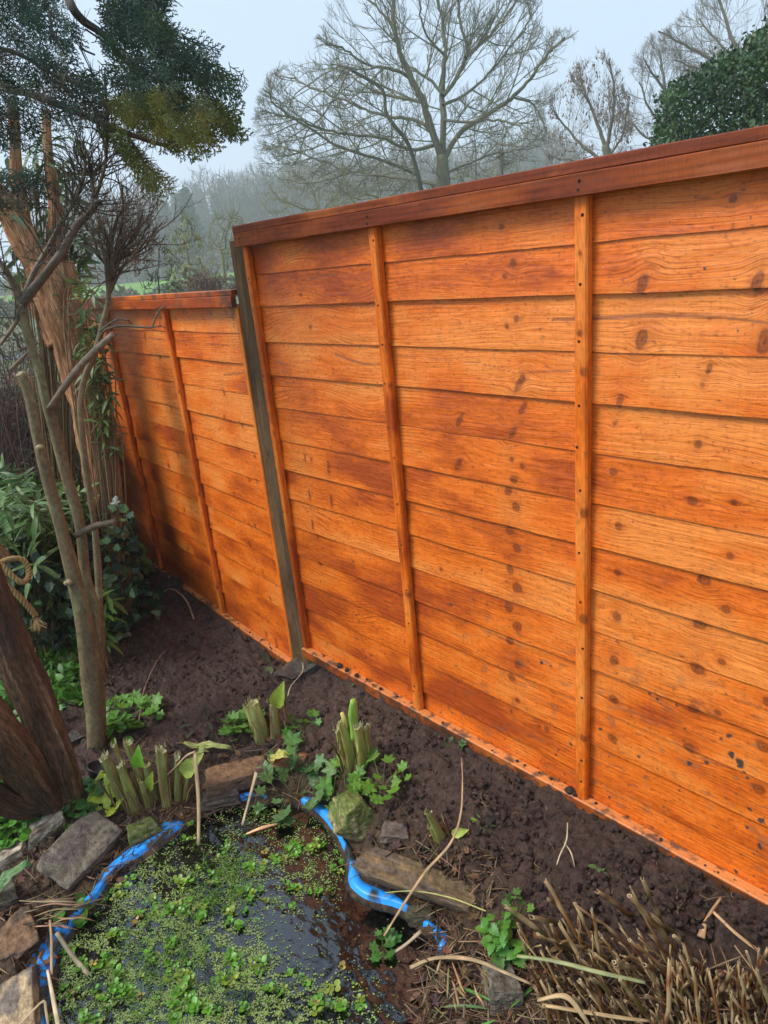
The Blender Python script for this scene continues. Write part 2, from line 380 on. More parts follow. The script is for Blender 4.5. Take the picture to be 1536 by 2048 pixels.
def terrain_h(x, y):
    d = np.hypot(x, y); az = np.degrees(np.arctan2(x, y))        # 0 = across the fence, negative = left
    h = -0.3 - 0.25 * sst(4, 12, d) + 2.0 * sst(25, 100, d)
    ridge = 0.25 + 0.75 * sst(-78, -48, az)
    h = h + 15 * ridge * sst(115, 235, d) 
    return h
def build_terrain():
    rs = np.concatenate([[0], np.geomspace(2.0, 310, 130)]); th = np.linspace(0, 2 * np.pi, 181)[:-1]
    Rr, T = np.meshgrid(rs, th, indexing='ij'); X = Rr * np.sin(T); Y = Rr * np.cos(T); Z = terrain_h(X, Y)
    near = sst(5.5, 9, np.hypot(X, Y)); Z = Z * near + (-0.75) * (1 - near)
    P = np.stack([X * .05, Y * .05, 0 * X], -1); n = fbm(P, 3, 4)[..., None]; d = np.hypot(X, Y)[..., None]
    grass = np.array([0.13, 0.24, 0.05]); rough_ = np.array([0.12, 0.13, 0.07]); wood = np.array([0.085, 0.08, 0.06])
    c = rough_ + (grass - rough_) * sst(48, 62, d + 6 * n) ; c = c + (wood - c) * sst(112, 122, d + 4 * n); c = c * (1 + 0.15 * n)
    mb = MB(); mb.add(np.stack([X, Y, Z], -1).reshape(-1, 3), grid_faces(*X.shape, True), c.reshape(-1, 3)); struct(mb.build('terrain', M_TERR))
build_terrain()
# the wet lane seen through the stems at the left edge
def build_lane():
    a, b = at_z(-260, 700, -0.55), at_z(175, 705, -0.55); dirn = unit(b - a); nrm = np.array([-dirn[1], dirn[0], 0])
    mb = MB(); s = np.linspace(-6, np.linalg.norm(b - a) + 1, 60); w = np.linspace(-1.6, 1.9, 12)
    Pn = a + s[:, None, None] * dirn + w[None, :, None] * nrm; Pn[..., 2] = -0.535 + 0.015 * fbm(Pn * 1.3, 2, 9)
    mb.add(Pn.reshape(-1, 3), grid_faces(60, 12), (0.075, 0.078, 0.082)); struct(mb.build('lane', M_ROCK))
build_lane()

# ------------------------------------------------------------------ fence panels
ORA = np.array([0.80, 0.168, 0.009]); TAN = np.array([0.86, 0.265, 0.045]); RED = np.array([0.42, 0.066, 0.006]); DRK = np.array([0.12, 0.026, 0.007]); GRY = np.array([0.16, 0.10, 0.06])
def woodcol(s, v, w, tone, knots=(), streaks=(), ring=0.0085, seed=0, swirl=0.0, ringamp=0.3):
    """colour of a sawn board: s along the grain, v across it, w which board; knots = (s, v, radius, stretch, slant)"""
    g = v.copy(); dark = np.zeros_like(s); halo = np.zeros_like(s)
    g = g + 0.008 * vnoise(np.stack([s * 1.6, v * 3, w * 3.1 + 0 * s], -1), seed) + swirl * vnoise(np.stack([s * 4.0, v * 9, w * 0.25 + 0 * s], -1), seed + 3)
    for (ks, kv, r, st, sl) in knots:
        m = (np.abs(s - ks) < r * 9 + 0.02) & (np.abs(v - kv) < r * 5 * st)
        if not m.any(): continue
        ds = s[m] - ks - sl * (v[m] - kv); dv = (v[m] - kv) / st
        e = np.exp(-(ds ** 2) / (2 * (1.9 * r) ** 2) - dv ** 2 / (2 * (1.5 * r) ** 2))
        g[m] -= (v[m] - kv) * 0.75 * e
        rr = np.sqrt(ds ** 2 + dv ** 2) / r
        rr = rr * (1 + 0.22 * vnoise(np.stack([s[m] * 70, v[m] * 70, 0 * s[m]], -1), 8))
        dark[m] = np.maximum(dark[m], (1 - sst(0.55, 1.1, rr)) * (0.70 + 0.20 * np.cos(rr * 8)))
        halo[m] = np.maximum(halo[m], np.exp(-(rr / 1.9) ** 2) * 0.5)
    woodcol.g = g
    rj = g / ring + 0.6 * vnoise(np.stack([s * 2, g * 40, w + 0 * s], -1), seed + 5)
    rings = np.abs((rj % 1) - 0.5) * 2; rings = np.clip((rings - 0.5) / 0.5, 0, 1) ** 1.3
    blot = fbm(np.stack([s * 5, v * 11, w * 1.7 + 0 * s], -1), 4, seed + 9)
    fine = fbm(np.stack([s * 55, v * 260, w * 5 + 0 * s], -1), 2, seed + 12)
    saw = vnoise(np.stack([s * 420, v * 25, w * 5 + 0 * s], -1), seed + 14)
    t = 0.53 + 0.52 * blot + 0.12 * fine + tone
    t = np.clip(t, 0, 1)[..., None]
    c = ORA * (1 - np.abs(t - 0.5) * 2) + np.where(t > 0.5, TAN, RED) * np.abs(t - 0.5) * 2
    c = c * (1 - ringamp * rings[..., None] * (0.6 + 0.4 * np.clip(1 - halo, 0, 1))[..., None]) * (1 + 0.05 * saw[..., None])
    fl = fbm(np.stack([s * 90, v * 190, w * 9 + 0 * s], -1), 2, seed + 40); fl = sst(0.72, 1.05, fl)[..., None] * 0.45
    c = c * (1 - fl) + DRK * fl
    dk = np.maximum(dark, halo)[..., None]
    c = c * (1 - halo[..., None] * 0.8) + RED * halo[..., None] * 0.8
    c = c * (1 - dark[..., None]) + DRK * dark[..., None]
    for (pts, wd_) in streaks:
        pts = np.array(pts, float); vv = np.interp(s, pts[:, 0], pts[:, 1], left=9, right=9); q = np.abs(v - vv) / (wd_ * (0.7 + 0.5 * vnoise(np.stack([s * 14, 0 * s, w + 0 * s], -1), 71)))
        k = (1 - sst(0.55, 1.15, q))[..., None] * 0.72; c = c * (1 - k) + np.array([0.27, 0.085, 0.04]) * k
    return np.clip(c, 0.004, 1)
class Frame:
    """a local frame of a fence panel: s along, d towards the back, z up"""
    def __init__(f, o, ang): f.o = np.array(o, float); f.u = np.array([math.cos(ang), -math.sin(ang), 0]); f.n = np.array([math.sin(ang), math.cos(ang), 0])
    def w(f, s, d, z): return f.o + np.asarray(s)[..., None] * f.u + np.asarray(d)[..., None] * f.n + np.asarray(z)[..., None] * np.array([0, 0, 1.0])
def board(mb, fr, s0, s1, z0, z1, d_bot, d_top, th, res, colfn, edge_seed, k):
    s = np.arange(s0, s1 + res / 2, res); nz = max(4, int((z1 - z0) / res)); 
    zl = 0.0016 * fbm(np.stack([s * 6, 0 * s + k * 3.3, 0 * s], -1), 3, edge_seed)
    t = np.linspace(0, 1, nz); Sg, Tg = np.meshgrid(s, t); Zg = z0 + zl[None] * (1 - Tg) + (z1 - z0) * Tg
    bow = 0.0025 * vnoise(np.stack([s * 1.3, 0 * s + k, 0 * s], -1), 3)
    Dg = d_bot + (d_top - d_bot) * Tg + bow[None] + 0.0005 * fbm(np.stack([Sg * 10, Zg * 120, 0 * Sg], -1), 2, 5)
    c = colfn(Sg, Zg); G = woodcol.g
    W = fr.w(Sg, Dg, Zg); bc = np.stack([Sg + k * 0.13, G + k * 0.0137, 0 * Sg + k * 1.7], -1)
    mb.add(W.reshape(-1, 3), grid_faces(*Sg.shape)[:, ::-1], c.reshape(-1, 3), bc.reshape(-1, 3))
    # lower edge and back
    e = np.stack([fr.w(s, Dg[0], Zg[0]), fr.w(s, Dg[0] + th, Zg[0] + 0.001)]); ec = np.repeat(c[0][None] * 0.75, 2, 0)
    mb.add(e.reshape(-1, 3), grid_faces(2, len(s)), ec.reshape(-1, 3), np.stack([s, 0 * s, 0 * s], -1)[None].repeat(2, 0).reshape(-1, 3))
    b = np.stack([fr.w(s, Dg[0] + th, Zg[0] + .001), fr.w(s, Dg[-1] + th * 0.7, Zg[-1])]); mb.add(b.reshape(-1, 3), grid_faces(2, len(s)), (0.5, 0.16, 0.03))
def batten(fr, s0, s1, d0, d1, z0, z1, name, parent, vertical=True, tone=0.0, seed=0, ch=0.003, knots=(), res=0.004, mat=None, cmul=None, ringamp=0.3, lean=0.0, dirt=None):
    """a chamfered timber, coloured along its grain"""
    if vertical: a0, a1, b0, b1, L0, L1 = s0, s1, d0, d1, z0, z1
    else: a0, a1, b0, b1, L0, L1 = z0, z1, d0, d1, s0, s1
    prof = []
    def seg(p, q):
        n = max(1, int(np.hypot(q[0] - p[0], q[1] - p[1]) / res)); return [(p[0] + (q[0] - p[0]) * i / n, p[1] + (q[1] - p[1]) * i / n) for i in range(n)]
    pts = [(a0 + ch, b0), (a1 - ch, b0), (a1, b0 + ch), (a1, b1 - ch), (a1 - ch, b1), (a0 + ch, b1), (a0, b1 - ch), (a0, b0 + ch)]
    for i in range(8): prof += seg(pts[i], pts[(i + 1) % 8])
    prof = np.array(prof); per = np.concatenate([[0], np.cumsum(np.linalg.norm(np.diff(prof, axis=0), axis=1))])
    L = np.linspace(L0, L1, max(2, int((L1 - L0) / res / 1.2))); A = np.repeat(prof[None, :, 0], len(L), 0); B = np.repeat(prof[None, :, 1], len(L), 0); LL = np.repeat(L[:, None], len(prof), 1)
    nse = 0.0006 * fbm(np.stack([A * 60, B * 60, LL * 8], -1), 2, seed)
    A = A + nse + lean * (LL - L0); B = B + nse
    v = np.repeat(per[None], len(L), 0)
    c = woodcol(LL, v, seed, tone, knots, (), 0.006, seed, 0.002, ringamp)
    if cmul is not None: c = np.clip(c * np.array(cmul), 0, 1)
    W = fr.w(A, B, LL) if vertical else fr.w(LL, B, A)
    if dirt is not None: c = dirt(W, c)
    bc = np.stack([A, B, LL], -1)
    mb = MB(); F = grid_faces(len(L), len(prof), True)
    if vertical: F = F[:, ::-1]
    mb.add(W.reshape(-1, 3), F, c.reshape(-1, 3), bc.reshape(-1, 3)); k = len(prof)
    mb.F.append(np.arange(k)[None]); mb.F.append(((len(L) - 1) * k + np.arange(k))[None])
    endc = (0.6, 0.25, 0.08)
    return mb.build(name, mat or M_STAINV, parent, smooth=False)
def nail(fr, s, d, z, parent, r=0.0028):
    mb = MB(); th = np.arange(8) / 8 * 2 * np.pi; c0 = fr.w(np.array([s]), np.array([d]), np.array([z]))[0]
    V = [c0 + r * (math.cos(a) * fr.u + math.sin(a) * np.array([0, 0, 1])) - 0.0006 * fr.n for a in th] + [c0 + 1.5 * r * (math.cos(a) * fr.u + math.sin(a) * np.array([0, 0, 1])) + 0.001 * fr.n for a in th]
    mb.add(V, [tuple(range(8))] + [(i, (i + 1) % 8, 8 + (i + 1) % 8, 8 + i) for i in range(8)], (0.10, 0.045, 0.03)); return mb

def muddy(fr_s, low, seed):
    def f(W, c):
        n = fbm(W * 55, 3, seed) + 0.5 * fbm(W * 9, 2, seed + 1); k = sst(0.25, 0.5, n - (W[..., 2] - low) * 26)[..., None]
        return c * (1 - k) + np.array([0.045, 0.028, 0.022]) * k
    return f
# --- near panel
NF = Frame((-2.05, 1.3, 0.0), 0.0)
def npx(x, y, Y=1.318): p = at_Y(x, y, Y); return p[0] + 2.05, p[2]
kn = []
def K(lst, st=1.0, sl=0.0):
    for x, y, r in lst:
        s, z = npx(x, y); kn.append((s, z, r * 0.00118 * 1.0, st, sl))
K([(999, 454, 7), (1024, 528, 9), (1008, 553, 7), (1463, 398, 7), (1028, 639, 8), (1010, 654, 6), (1403, 771, 4), (1225, 849, 5), (1021, 920, 7), (1042, 933, 8), (1026, 959, 11),
   (1013, 983, 10), (1029, 1015, 11), (1016, 1064, 12), (1030, 1098, 12), (1016, 1141, 13), (1031, 1178, 14), (1015, 1217, 13), (1033, 1254, 14), (1016, 1285, 13), (1034, 1330, 11), (1020, 1358, 12), (1033, 1402, 9),
   (1020, 1425, 7), (1458, 1113, 7), (1232, 1146, 9), (1405, 1162, 12), (1450, 1222, 9), (1230, 1235, 11), (1397, 1252, 13), (1442, 1325, 7), (1227, 1321, 12), (1391, 1339, 14), (1435, 1426, 8), (1225, 1401, 12),
   (1384, 1420, 14), (1524, 1497, 12), (1223, 1479, 12), (1514, 1582, 12), (1376, 1499, 14), (1532, 1406, 10), (1234, 1053, 9), (1224, 946, 9), (1393, 892, 8), (1383, 1005, 9), (1466, 1007, 6),
   (640, 555, 0), (617, 655, 6), (620, 920, 6), (632, 1075, 7), (637, 1128, 8), (600, 590, 5), (880, 1139, 5), (710, 1010, 5), (660, 1000, 5), (1090, 1460, 7), (1075, 1455, 6)])
K([(1283, 572, 10), (1515, 562, 9), (1281, 680, 11), (1527, 684, 12), (1238, 803, 8), (1415, 740, 5)], 1.9, 0.22)
K([(915, 842, 9), (1022, 868, 8), (916, 930, 9), (1040, 818, 8), (1038, 765, 9)], 2.0, 0.55)
K([(608, 918, 5), (655, 935, 8), (616, 990, 6), (660, 1004, 7), (622, 1050, 6)], 2.6, 0.0)
def stk(lst, w): return ([npx(x, y) for x, y in lst], w)
STK = [stk([(1100, 640), (1150, 639), (1200, 637), (1290, 632), (1360, 632), (1450, 637), (1560, 650)], 0.0055), stk([(790, 712), (850, 716), (900, 722), (960, 728), (1030, 748), (1085, 744), (1140, 743)], 0.0035),
       stk([(665, 708), (690, 718), (720, 728), (757, 731)], 0.005), stk([(575, 513), (590, 505), (612, 490), (625, 478)], 0.003), stk([(618, 560), (640, 553), (665, 549)], 0.004), stk([(640, 630), (660, 632), (690, 638)], 0.004),
       stk([(545, 724), (560, 727), (580, 728)], 0.003), stk([(820, 1020), (900, 1040), (990, 1075), (1080, 1110)], 0.002)]
LINES = [1.419, 1.32, 1.204, 1.096, .985, .87, .763, .654, .545, .437, .324, .214, .105]
def dirt_spots(Sg, Zg, c, spots):
    for (s0, z0, r) in spots:
        m = (np.abs(Sg - s0) < r * 2.2) & (np.abs(Zg - z0) < r * 2.2)
        if m.any():
            q = np.hypot(Sg[m] - s0, Zg[m] - z0) / r * (1 + 0.5 * vnoise(np.stack([Sg[m] * 160, Zg[m] * 160, 0 * Zg[m]], -1), 5)); k = (1 - sst(0.75, 1.0, q))[:, None]
            c[m] = c[m] * (1 - k) + np.array([0.075, 0.05, 0.04]) * k
    return c
sp = []
for x, y, r in [(1454, 1477, 5), (1460, 1512, 7), (1475, 1525, 7), (1478, 1535, 6), (1487, 1548, 4), (1440, 1480, 3), (1376, 1530, 5), (1355, 1576, 3), (1367, 1460, 3), (1366, 1483, 3), (1383, 1405, 2), (1310, 1402, 3), (1350, 1415, 3),
                (1491, 1560, 4), (1490, 1660, 4), (1498, 1620, 5), (1520, 1642, 6), (1276, 1515, 3), (1450, 1390, 2), (1470, 1590, 3), (1518, 1700, 5), (640, 1310, 8), (652, 1335, 6)]:
    s, z = npx(x, y); sp.append((s, z, r * 0.00115))
g2 = np.random.default_rng(3)
for _ in range(260):
    sp.append((1.9 * g2.random(), 0.04 + 0.45 * g2.random() ** 2.4, 0.0012 + 0.004 * g2.random() ** 3))
for _ in range(300):
    sp.append((1.9 * g2.random(), 1.5 * g2.random(), 0.0009 + 0.0012 * g2.random()))
def near_col(k):
    g = np.random.default_rng(100 + k); dt = g.normal() * 0.07
    def f(Sg, Zg):
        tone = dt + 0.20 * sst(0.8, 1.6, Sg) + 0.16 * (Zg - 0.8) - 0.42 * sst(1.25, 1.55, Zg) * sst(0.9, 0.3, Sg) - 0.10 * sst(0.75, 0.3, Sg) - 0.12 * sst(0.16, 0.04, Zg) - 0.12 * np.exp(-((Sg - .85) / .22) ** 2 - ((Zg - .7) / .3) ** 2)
        bay1 = sst(0.66, 0.55, Sg)
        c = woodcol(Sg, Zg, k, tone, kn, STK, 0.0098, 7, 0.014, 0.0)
        if (bay1 > 0).any():
            g0 = woodcol.g; c1 = woodcol(Sg, Zg, k, tone, kn, STK, 0.0105, 7, 0.045, 0.0); woodcol.g = g0 * (1 - bay1) + woodcol.g * bay1; c = c * (1 - bay1[..., None]) + c1 * bay1[..., None]
        mil = sst(0.45, 0.9, fbm(np.stack([Sg * 30, Zg * 70, 0 * Sg + k], -1), 3, 88)) * sst(0.75, 0.35, Zg) * sst(0.55, 1.0, Sg) * 0.4
        c = c * (1 - mil[..., None]) + GRY * mil[..., None]
        return dirt_spots(Sg, Zg, c, sp)
    return f
npan = thing('lap_fence', 'taller orange stained lap fence panel with a reddish brown top rail, in the foreground', 'fence', (-2.05, 1.3, 0))
mb = MB(); tops = [1.52] + LINES; bots = LINES + [0.01]
for k, (zt, zb) in enumerate(zip(tops, bots)):
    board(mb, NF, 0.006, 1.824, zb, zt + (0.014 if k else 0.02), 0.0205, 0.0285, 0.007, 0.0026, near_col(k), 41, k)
mb.build('boards', M_BOARD, npan)
def kv(lst): return [(z, v, r, st, sl) for (z, v, r, st, sl) in lst]
# battens: left edge, first, second (foreground), right edge out of frame
for j, (a, b, kk, tn) in enumerate([(0.0, 0.023, [(0.9, .015, .005, 1, 0)], -0.25), (0.603, 0.634, [(0.46, .02, .012, 1, 0), (1.1, .025, .006, 1, 0)], -0.05),
                                (1.213, 1.244, [(0.848, .022, .012, 1, 0), (0.58, .02, .016, 1, 0), (1.165, .02, .010, 1, 0), (1.245, .01, .008, 1, 0), (0.235, .02, .012, 1, 0), (1.40, .01, .005, 1, 0)], 0.12), (1.79, 1.828, [], 0)]):
    bt = batten(NF, a, b, 0.0, 0.0235, 0.041, 1.505, 'batten', npan, True, tn, 20 + j, 0.004, kk)
    for z in ([1.475, 1.335, 1.21, 1.10, 0.985, 0.885, 0.745, 0.62, 0.475, 0.36, 0.15, 0.09] if j else [1.40, 1.1, .6, .25]):
        nail(NF, (a + b) / 2 + 0.003 * g2.normal(), -0.0002, z + 0.01 * g2.normal(), None).build('nail', M_ROCK, bt)
tr = batten(NF, -0.012, 1.84, -0.016, 0.0, 1.505, 1.5450, 'top_rail', npan, False, -0.34, 33, 0.0015, [(0.1, .03, .006, 1, 0), (0.55, .02, .005, 1, 0)], 0.004, M_STAIN, (0.40, 0.39, 0.9), 0.45)
cp = batten(NF, -0.014, 1.842, -0.0148, 0.034, 1.5453, 1.567, 'capping', npan, False, -0.42, 34, 0.002, [], 0.004, M_STAIN, (0.46, 0.50, 1.2), 0.4)
def ledge(fr, low, seed):
    m_ = muddy(None, low, seed)
    def f(W, c):
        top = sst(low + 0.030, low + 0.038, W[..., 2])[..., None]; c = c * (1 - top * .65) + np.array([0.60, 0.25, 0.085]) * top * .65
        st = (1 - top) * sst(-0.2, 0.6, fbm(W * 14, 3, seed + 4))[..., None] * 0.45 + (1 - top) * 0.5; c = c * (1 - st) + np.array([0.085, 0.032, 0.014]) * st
        lz = sst(0.05, 0.5, fbm(W * 60, 3, seed + 9) + 0.5 * fbm(W * 8, 2, seed + 2))[..., None] * 0.85; c = c * (1 - lz) + np.array([0.07, 0.042, 0.03]) * lz
        return m_(W, c)
    return f
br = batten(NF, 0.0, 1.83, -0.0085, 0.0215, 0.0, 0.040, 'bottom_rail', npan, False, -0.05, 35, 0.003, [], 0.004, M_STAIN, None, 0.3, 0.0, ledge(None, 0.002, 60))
for s, z in [(0.02, 1.53), (0.018, 1.518), (0.625, 1.53), (0.622, 1.514), (1.236, 1.531), (1.234, 1.515)]:
    nail(NF, s, -0.0162, z, None).build('nail', M_ROCK, tr)
# --- far panel (set lower, turned away a little)
FA = math.radians(4.0)
FF = Frame((-2.198 - 1.86 * math.cos(FA), 1.335 + 1.86 * math.sin(FA), -0.15), FA)   # origin = its far end, s runs towards the post
def fpx(x, y):
    r = ray(x, y); P0 = FF.o + FF.n * 0.02; t = (FF.n @ (P0 - [0, 0, CZ])) / (FF.n @ r); P = r * t + [0, 0, CZ] - FF.o; return P @ FF.u, P[2]
fl = [fpx(x, y)[1] for x, y in [(341, 662), (351, 713.3), (362.6, 766.6), (372.8, 818.9), (385.1, 868.2), (394.3, 917.4), (403.6, 965.6), (412.2, 1009.6), (421, 1055.5), (428.8, 1099.4), (438.6, 1142.4), (445.4, 1184.4), (455.2, 1229.3)]]
print('far lines', np.round(fl, 3))
kf = []
gf = np.random.default_rng(9)
for k in range(13):
    for c0 in (0.35, 0.95, 1.28, 1.62, 1.7):
        if gf.random() < 0.75: kf.append((c0 + 0.04 * gf.normal() - k * 0.004, 1.4 - k * 0.108 - 0.02 - 0.05 * gf.random(), 0.005 + 0.006 * gf.random(), 1 + 1.2 * gf.random(), 0.2 * gf.normal()))
STF = [([fpx(x, y) for x, y in [(345, 680), (400, 688), (455, 690)]], 0.004), ([fpx(x, y) for x, y in [(232, 668), (270, 674), (330, 680)]], 0.004), ([fpx(x, y) for x, y in [(445, 750), (470, 748), (490, 745)]], 0.004)]
spf = [(1.86 * gf.random(), 0.03 + 0.3 * gf.random() ** 2, 0.0015 + 0.003 * gf.random() ** 2) for _ in range(120)]
def far_col(k):
    dt = gf.normal() * 0.07
    def f(Sg, Zg):
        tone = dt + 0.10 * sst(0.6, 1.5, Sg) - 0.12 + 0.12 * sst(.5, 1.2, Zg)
        c = woodcol(Sg, Zg, k + 30, tone, kf, STF, 0.0115, 17, 0.008, 0.0)
        gk = sst(0.3, 0.7, fbm(np.stack([Sg * 40, Zg * 40, 0 * Sg], -1), 3, 7) + 1.2 * np.exp(-((Sg - 1.80) / .06) ** 2 - ((Zg - 1.46) / .03) ** 2) - 0.3)[..., None] * 0.6 * sst(1.3, 1.45, Zg)[..., None]
        c = c * (1 - gk) + GRY * 0.7 * gk
        return dirt_spots(Sg, Zg, c, spf)
    return f
fpan = thing('lap_fence', 'lower orange lap fence beyond the grey post, partly hidden by tree trunks', 'fence', FF.o)
mb = MB(); tops = [1.475] + list(fl); bots = list(fl) + [0.02]
for k, (zt, zb) in enumerate(zip(tops, bots)):
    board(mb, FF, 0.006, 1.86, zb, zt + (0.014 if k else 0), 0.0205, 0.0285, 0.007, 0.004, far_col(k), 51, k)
mb.build('boards', M_BOARD, fpan)
FB = {}
for j, (x, y) in enumerate([(228, 700), (352, 720)]):
    s = fpx(x, y)[0]; batten(FF, s - 0.015, s + 0.015, 0.0, 0.0235, 0.041, 1.468, 'batten', fpan, True, -0.1 - 0.1 * (j == 0), 50 + j, 0.004, [(0.65, .02, .01, 1, 0), (0.18, .02, .012, 1, 0), (1.12, .02, .006, 1, 0)], 0.005)
batten(FF, 0.0, 0.036, 0.0, 0.0235, 0.041, 1.468, 'batten', fpan, True, -0.2, 54, 0.004, [], 0.006)
batten(FF, 1.843, 1.866, 0.0, 0.0235, 0.041, 1.468, 'batten', fpan, True, 0.25, 55, 0.003, [], 0.005)
def capdirt(W, c):
    k = sst(0.15, 0.6, fbm(W * 16, 3, 44) + 0.9 * sst(-2.42, -2.2, W[..., 0]) - 0.15)[..., None] * 0.75; return c * (1 - k) + np.array([0.075, 0.045, 0.04]) * k
batten(FF, -0.01, 1.87, -0.020, 0.0, 1.468, 1.507, 'top_rail', fpan, False, -0.3, 56, 0.003, [(1.3, .03, .005, 1, 0)], 0.005, M_STAIN, (0.85, 0.85, 1), 0.3, 0, capdirt)
batten(FF, -0.012, 1.872, -0.016, 0.034, 1.508, 1.526, 'capping', fpan, False, -0.3, 57, 0.002, [], 0.005, M_STAIN, (0.9, 1.0, 1.3), 0.3, 0, capdirt)
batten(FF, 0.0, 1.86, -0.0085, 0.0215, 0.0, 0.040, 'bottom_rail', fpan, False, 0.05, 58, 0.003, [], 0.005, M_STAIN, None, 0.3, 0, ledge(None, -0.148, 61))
# --- post between them
def greyed(W, c):
    l = c.mean(-1, keepdims=True) / 0.35; n = fbm(W * [30, 30, 3], 3, 9)[..., None]; return np.clip(np.array([0.150, 0.088, 0.043]) * l * (1 + 0.35 * n), 0.01, 1)
PF = Frame((-2.186, 1.327, -0.3), 0.0)
post = thing('fence_post', 'weathered grey brown square timber post between the two orange fence panels', 'fence post', (-2.13, 1.37, -0.2))
batten(PF, 0.0, 0.105, 0.0, 0.1, 0.0, 1.828, 'post_shaft', post, True, 0, 70, 0.003, [(1.1, .04, .008, 1, 0)], 0.005, M_POST, None, 0.3, 0.012, greyed)
mb = MB(); p0 = at_Y(583, 1190, 1.333); p1 = at_Y(592, 1217, 1.333)
def tag_strip(p0, p1, w, th, col):
    m_ = MB(); u = unit(p1 - p0); x = np.array([1., 0, 0]) * w; d = np.array([0, -1, 0]) * th
    V = [p0, p0 + x, p1 + x, p1]; V = V + [v + d for v in V]
    m_.add(V, [(3, 2, 1, 0), (4, 5, 6, 7), (0, 1, 5, 4), (1, 2, 6, 5), (2, 3, 7, 6), (3, 0, 4, 7)], col); return m_
tag_strip(p0, p1, 0.006, 0.002, (0.75, 0.7, 0.72)).build('paper_label', M_BLUE, post, smooth=False)
#PART3
# ------------------------------------------------------------------ pond liner
def seg_vis(px):                                     # how much of the rim shows (metres of width)
    x, y = px
    if x < 175 and y > 1835: return 0.082
    if x < 250 and y > 1725: return 0.030
    if x < 362 and y > 1640: return 0.046
    if 440 < x < 505 and y < 1625: return 0.026
    if 505 <= x < 560 and y < 1620: return 0.018
    if 596 < x < 665 and y < 1660: return 0.030
    if 665 <= x < 712 and y < 1740: return 0.014
    if x >= 690 and y < 1812: return 0.022
    if 715 < x < 822 and y < 1850: return 0.024
    if x > 838 and y < 1892: return 0.030
    return 0.0
PC = np.vstack([POND, POND[:1]]); liner_z = WZ + 0.022
def build_liner():
    P = []; n = len(PC)
    seg = np.linalg.norm(np.diff(PC, axis=0), axis=1); L = np.concatenate([[0], np.cumsum(seg)]); t = np.arange(0, L[-1], 0.012)
    C = np.stack([np.interp(t, L, PC[:, 0]), np.interp(t, L, PC[:, 1])], 1)
    T = unit(np.roll(C, -2, 0) - np.roll(C, 2, 0)); area = np.sum(C[:, 0] * np.roll(C[:, 1], -1) - C[:, 1] * np.roll(C[:, 0], -1)); sg = 1 if area > 0 else -1
    Nn = np.stack([T[:, 1], -T[:, 0]], 1) * sg          # outward
    px = to_px(np.c_[C, np.full(len(C), liner_z)])
    W = np.array([seg_vis(p) for p in px]); 
    W = W * np.clip(0.85 + 0.7 * fbm(np.c_[C * 14, 0 * C[:, 0]], 3, 5), 0.35, 1.25); ker = np.ones(3) / 3; W = np.convolve(np.r_[W[-1], W, W[0]], ker, 'valid')
    prof = [(1.25, -0.030), (1.1, -0.004), (1.0, 0.002), (0.55, 0.003), (0.1, 0.003), (0.0, 0.0)]
    rows = []
    for i in range(len(C)):
        w = W[i]; e = w * 1.0; drop = -0.05 if w < 0.008 else 0.0
        row = [np.r_[C[i] + Nn[i] * (e * a), liner_z + b + drop] for a, b in prof]
        row += [np.r_[C[i] - Nn[i] * 0.010, liner_z - 0.03 + drop], np.r_[C[i] - Nn[i] * 0.03, WZ - 0.06], np.r_[C[i] - Nn[i] * 0.07, WZ - 0.3]]
        rows.append(row)
    rows = np.array(rows); cr = fbm(rows * [38, 38, 10], 3, 6)[..., None] * (W > 0.008)[:, None, None]; rows[:, :6] = rows[:, :6] + cr[:, :6] * np.array([0.003, 0.003, 0.0032]); k = rows.shape[1]; F = grid_faces(len(C), k); w_ = np.arange(k - 1)
    F = np.vstack([F, np.stack([(len(C) - 1) * k + w_, (len(C) - 1) * k + w_ + 1, w_ + 1, w_], 1)])
    col = np.tile(np.array([0.025, 0.33, 0.95]), (len(C) * k, 1)); Pn = rows.reshape(-1, 3)
    d = sst(0.10, 0.36, fbm(Pn * 22, 4, 77))[:, None]; col = col * (1 - d) + np.array([0.03, 0.035, 0.03]) * d
    col[np.tile(np.arange(k) >= 7, len(C))] = (0.015, 0.06, 0.09)
    mb = MB(); mb.add(Pn, F, col); o = mb.build('pond_liner', M_BLUE)
    tag(o, 'bright blue moulded plastic liner whose rim shows in patches round the pond', 'pond liner')
build_liner()

# ------------------------------------------------------------------ rocks
def ico(sub):
    import bmesh
    bm = bmesh.new(); bmesh.ops.create_icosphere(bm, subdivisions=sub, radius=1); V = np.array([v.co[:] for v in bm.verts]); F = np.array([[v.index for v in f.verts] for f in bm.faces]); bm.free(); return V, F
ICO5 = ico(6); ICO3 = ico(3); ICO2 = ico(2)
def rock_shape(seed, cuts=11, flat=0.0, rough=0.03, blocky=0.0):
    g = np.random.default_rng(seed); V, F = ICO5; n = unit(g.normal(size=(cuts, 3))); h = 0.72 + 0.25 * g.random(cuts)
    if blocky:
        ax = np.array([[1, 0, 0], [-1, 0, 0], [0, 1, 0], [0, -1, 0], [0, 0, 1], [0, 0, -1.]]) + 0.14 * g.normal(size=(6, 3)); n = np.vstack([unit(ax), n]); h = np.r_[np.full(6, 0.62), h * 1.15]
    dt = V @ n.T; r = np.min(np.where(dt > 1e-3, h / np.maximum(dt, 1e-3), 9), 1); r = np.minimum(r, 1.25)
    P = V * r[:, None]
    P = P + unit(V) * (rough * fbm(P * 3.0, 5, seed))[:, None]
    return P, F
